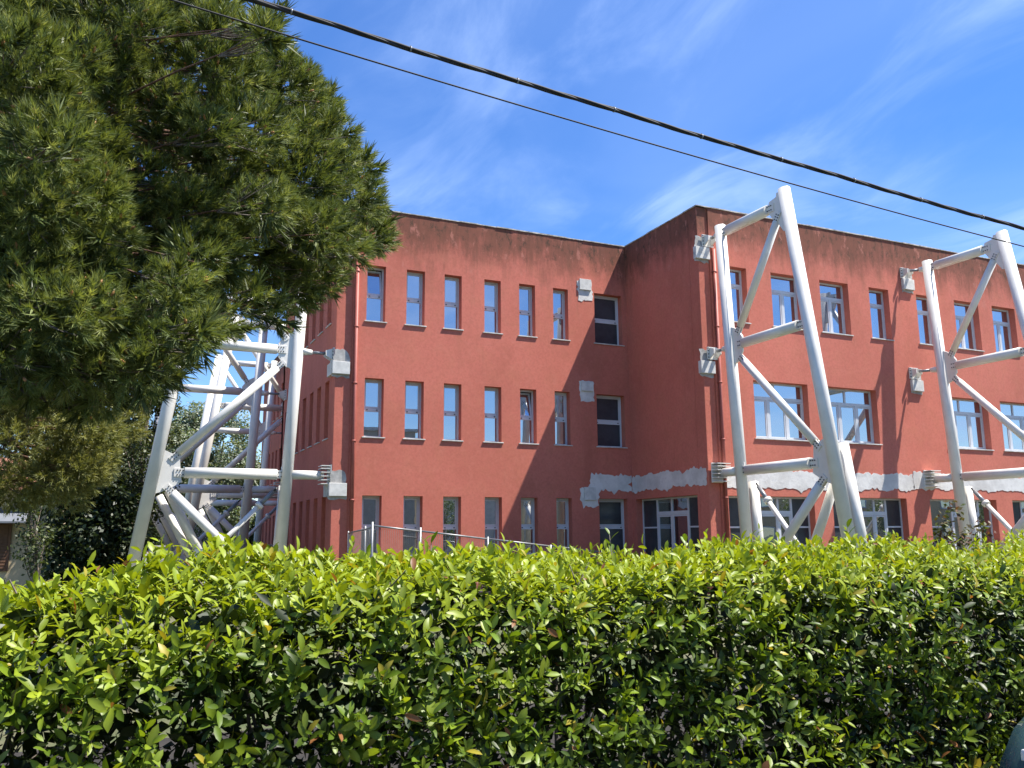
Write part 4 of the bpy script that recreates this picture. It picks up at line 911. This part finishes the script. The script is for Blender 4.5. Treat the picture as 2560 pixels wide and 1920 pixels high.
# ------------------------------------------------------------------ cream house and white wall at the far left
CREAM = simple('cream_render', (.55, .45, .29), .9, .12, 1.5, .2); BROWN = simple('brown_wood', (.16, .08, .045), .7, .25, 6); AWN = simple('grey_awning', (.13, .14, .16), .7, .1)
HO = (-5.5, 29, 0)
hs_ = thing('house', HO, 'cream house with brown slatted shutters half hidden at the far left edge', 'house')
mb = MB(); mb.box((-12, 29, 0), (-1.5, 36, 3.1)); mb.build('wall', CREAM, hs_, origin=HO)
mb = MB(); mb.prism([(-12.4, 28.5, 3.1), (-1.2, 28.5, 3.1), (-1.2, 32.5, 4.2), (-12.4, 32.5, 4.2)], (0, 0, 1), .15); mb.prism([(-12.4, 32.5, 4.2), (-1.2, 32.5, 4.2), (-1.2, 36.5, 3.1), (-12.4, 36.5, 3.1)], (0, 0, 1), .15); mb.build('roof', simple('clay_roof', (.30, .13, .08), .9, .3), hs_, origin=HO)
mb = MB(); mb.prism([(-4.6, 29, 2.55), (-2.3, 29, 2.55), (-2.3, 28.2, 2.15), (-4.6, 28.2, 2.15)], (0, 0, 1), .05); mb.build('awning', AWN, hs_, origin=HO)
for x in (-3.95, -7.5):
    mb = MB(); mb.box((x, 28.93, .8), (x+1.25, 28.99, 2.15)); w = mb.build('shutter', BROWN, hs_, origin=HO)
    for i in range(14):
        q = MB(); q.box((x+.08, 28.90, .88+i*.09), (x+1.17, 28.925, .93+i*.09)); q.build('slat', BROWN, w, origin=HO)
WO = (-4.0, 40, 0)
gw = thing('garden_wall', WO, 'low white garden wall seen through gaps behind the left towers', 'wall')
mb = MB(); mb.box((-16, 40, 0), (7.0, 40.25, 1.35)); mb.build('wall_face', simple('white_render', (.68, .67, .64), .9, .12), gw, origin=WO)
mb = MB(); mb.box((-16.05, 39.95, 1.352), (7.05, 40.3, 1.42)); mb.build('wall_cap', SILL, gw, origin=WO)

# ------------------------------------------------------------------ houses across the street, mirrored in the panes
def block(x0, x1, y0, y1, h, m, label, nwin, seed):
    o = (x0, y1, 0); b = thing('apartment_house', o, label, 'building')
    mb = MB(); mb.box((x0, y0, 0), (x1, y1, h)); mb.build('wall', m, b, origin=o)
    mb = MB(); mb.box((x0-.3, y0-.3, h+.002), (x1+.3, y1+.3, h+.25)); mb.build('roof', SILL, b, origin=o)
    nf = int(h//3.2); wm = MB(); wm.box((0, 0, 0), (1.2, .06, 1.4)); wme = wm.mesh('window', GLASS)
    for f in range(nf):
        for i in range(nwin):
            w = link('window', wme, b, ((x1-x0)*(i+.5)/nwin-.6, .003, .9+f*3.2))
            fr = MB(); fr.box((-.08, -.002, -.1), (0, .09, 1.48)); fr.box((1.2, -.002, -.1), (1.28, .09, 1.48)); fr.box((0, -.002, 1.4), (1.2, .09, 1.48)); fr.box((0, -.002, -.1), (1.2, .12, 0))
            fr.build('frame', ALU, w)
    return b
block(5, 21.3, -30, -15, 9.9, simple('buff_render', (.40, .35, .28), .9, .1), 'buff three-storey house across the street', 5, 1)
block(24, 43, -28, -15, 5.0, simple('pale_render', (.52, .48, .42), .9, .1), 'low pale house across the street', 6, 2)
block(48, 98, -30, -16, 8.6, simple('ochre_render', (.48, .36, .20), .9, .1), 'ochre house at the far end across the street', 14, 3)
leafy('street_tree', (22.4, -11.5, 0), blob((22.4, -11.5, 3.0), (1.8, 1.5, 1.7), 24, .6, 61), 'round street tree across the road between two houses', 'tree', FRESH, 26, .14, 62)
leafy('street_tree', (34, -11.5, 0), blob((34, -11.5, 3.2), (2.0, 1.5, 1.9), 24, .6, 63), 'round street tree in front of the low pale house', 'tree', FRESH, 26, .14, 64)

TL = ('bushy street tree next to the low pale house', 'bushy street tree before the left half of the ochre house', 'bushy street tree before the right half of the ochre house', 'bushy street tree at the far end of the ochre house')
for i, x in enumerate((50, 60, 71, 83)):
    leafy('street_tree', (x, -11.5, 0), blob((x, -11.5, 3.4), (2.4, 1.6, 2.1), 26, .7, 65+i), TL[i], 'tree', FRESH, 20, .17, 75+i, group='street trees before the ochre house')

# ------------------------------------------------------------------ parked car, only its end shows at the bottom right
TEAL = simple('dark_teal_paint', (.045, .095, .11), .25, .1, 2, coat=.9); TYRE = simple('tyre', (.02, .02, .02), .8); RIM = simple('rim', (.45, .45, .46), .35, .1, metal=.7)
KO = (6.5, 2.30, 0)
car = thing('parked_car', KO, 'dark teal parked car of which one rounded end shows in the bottom right corner', 'car')
prof = [(4.55, .22), (4.47, .36), (4.50, .48), (4.56, .60), (4.68, .74), (4.90, .86), (5.5, .96), (7.9, .98), (8.35, .92), (8.55, .75), (8.60, .45), (8.5, .22)]
def lofted(prof, ys):
    mb = MB(); k = len(prof); b = 0
    for j, (y, sc, dz) in enumerate(ys):
        for x, z in prof: mb.v.append((6.5+(x-6.5)*sc, y, z*(1-dz)+.22*dz))
    for j in range(len(ys)-1):
        for i in range(k): i2 = (i+1) % k; mb.face((j*k+i, j*k+i2, (j+1)*k+i2, (j+1)*k+i), 0, True)
    mb.face(list(range(k))[::-1]); mb.face([(len(ys)-1)*k+i for i in range(k)])
    return mb
bo = lofted(prof, [(1.48, .93, .10), (1.53, .97, .03), (1.75, .99, 0), (2.3, 1.0, 0), (2.85, .99, 0), (3.00, .965, .03), (3.04, .93, .10)]).build('body', TEAL, car, origin=KO)
cab = [(5.55, .97), (6.35, 1.40), (6.8, 1.46), (7.7, 1.43), (8.25, .97)]
lofted(cab, [(1.55, 1.0, .0), (1.72, .96, .0), (2.85, .96, .0), (2.98, 1.0, .0)]).build('cabin', simple('car_glass', (.02, .03, .035), .06, .1, coat=.5), car, origin=KO)
mb = MB(); mb.box((6.4, 1.74, 1.44), (7.65, 2.83, 1.475)); mb.build('roof', TEAL, car, origin=KO, bevel=.012)
for x in (5.25, 7.75):
    for y in (1.50, 2.86):
        mb = MB(); mb.tube([(x, y, .31), (x, y+.17, .31)], .31, 24); w = mb.build('wheel', TYRE, car, origin=KO)
        q = MB(); q.tube([(x, y-.006 if y < 2 else y+.172, .31), (x, y+.002 if y < 2 else y+.180, .31)], .2, 18); q.build('rim', RIM, w, origin=KO)
for y in (1.62, 2.62):
    mb = MB(); mb.box((4.60, y, .60), (4.72, y+.26, .67)); mb.build('headlight', simple('lamp_lens', (.6, .62, .65), .1, .05, coat=.6), car, origin=KO, bevel=.02)
car.location.x -= 0.72
for o in S.objects:
    if o.type == 'MESH' and o.parent is None and 'label' not in o and 'kind' not in o: o['kind'] = 'structure'
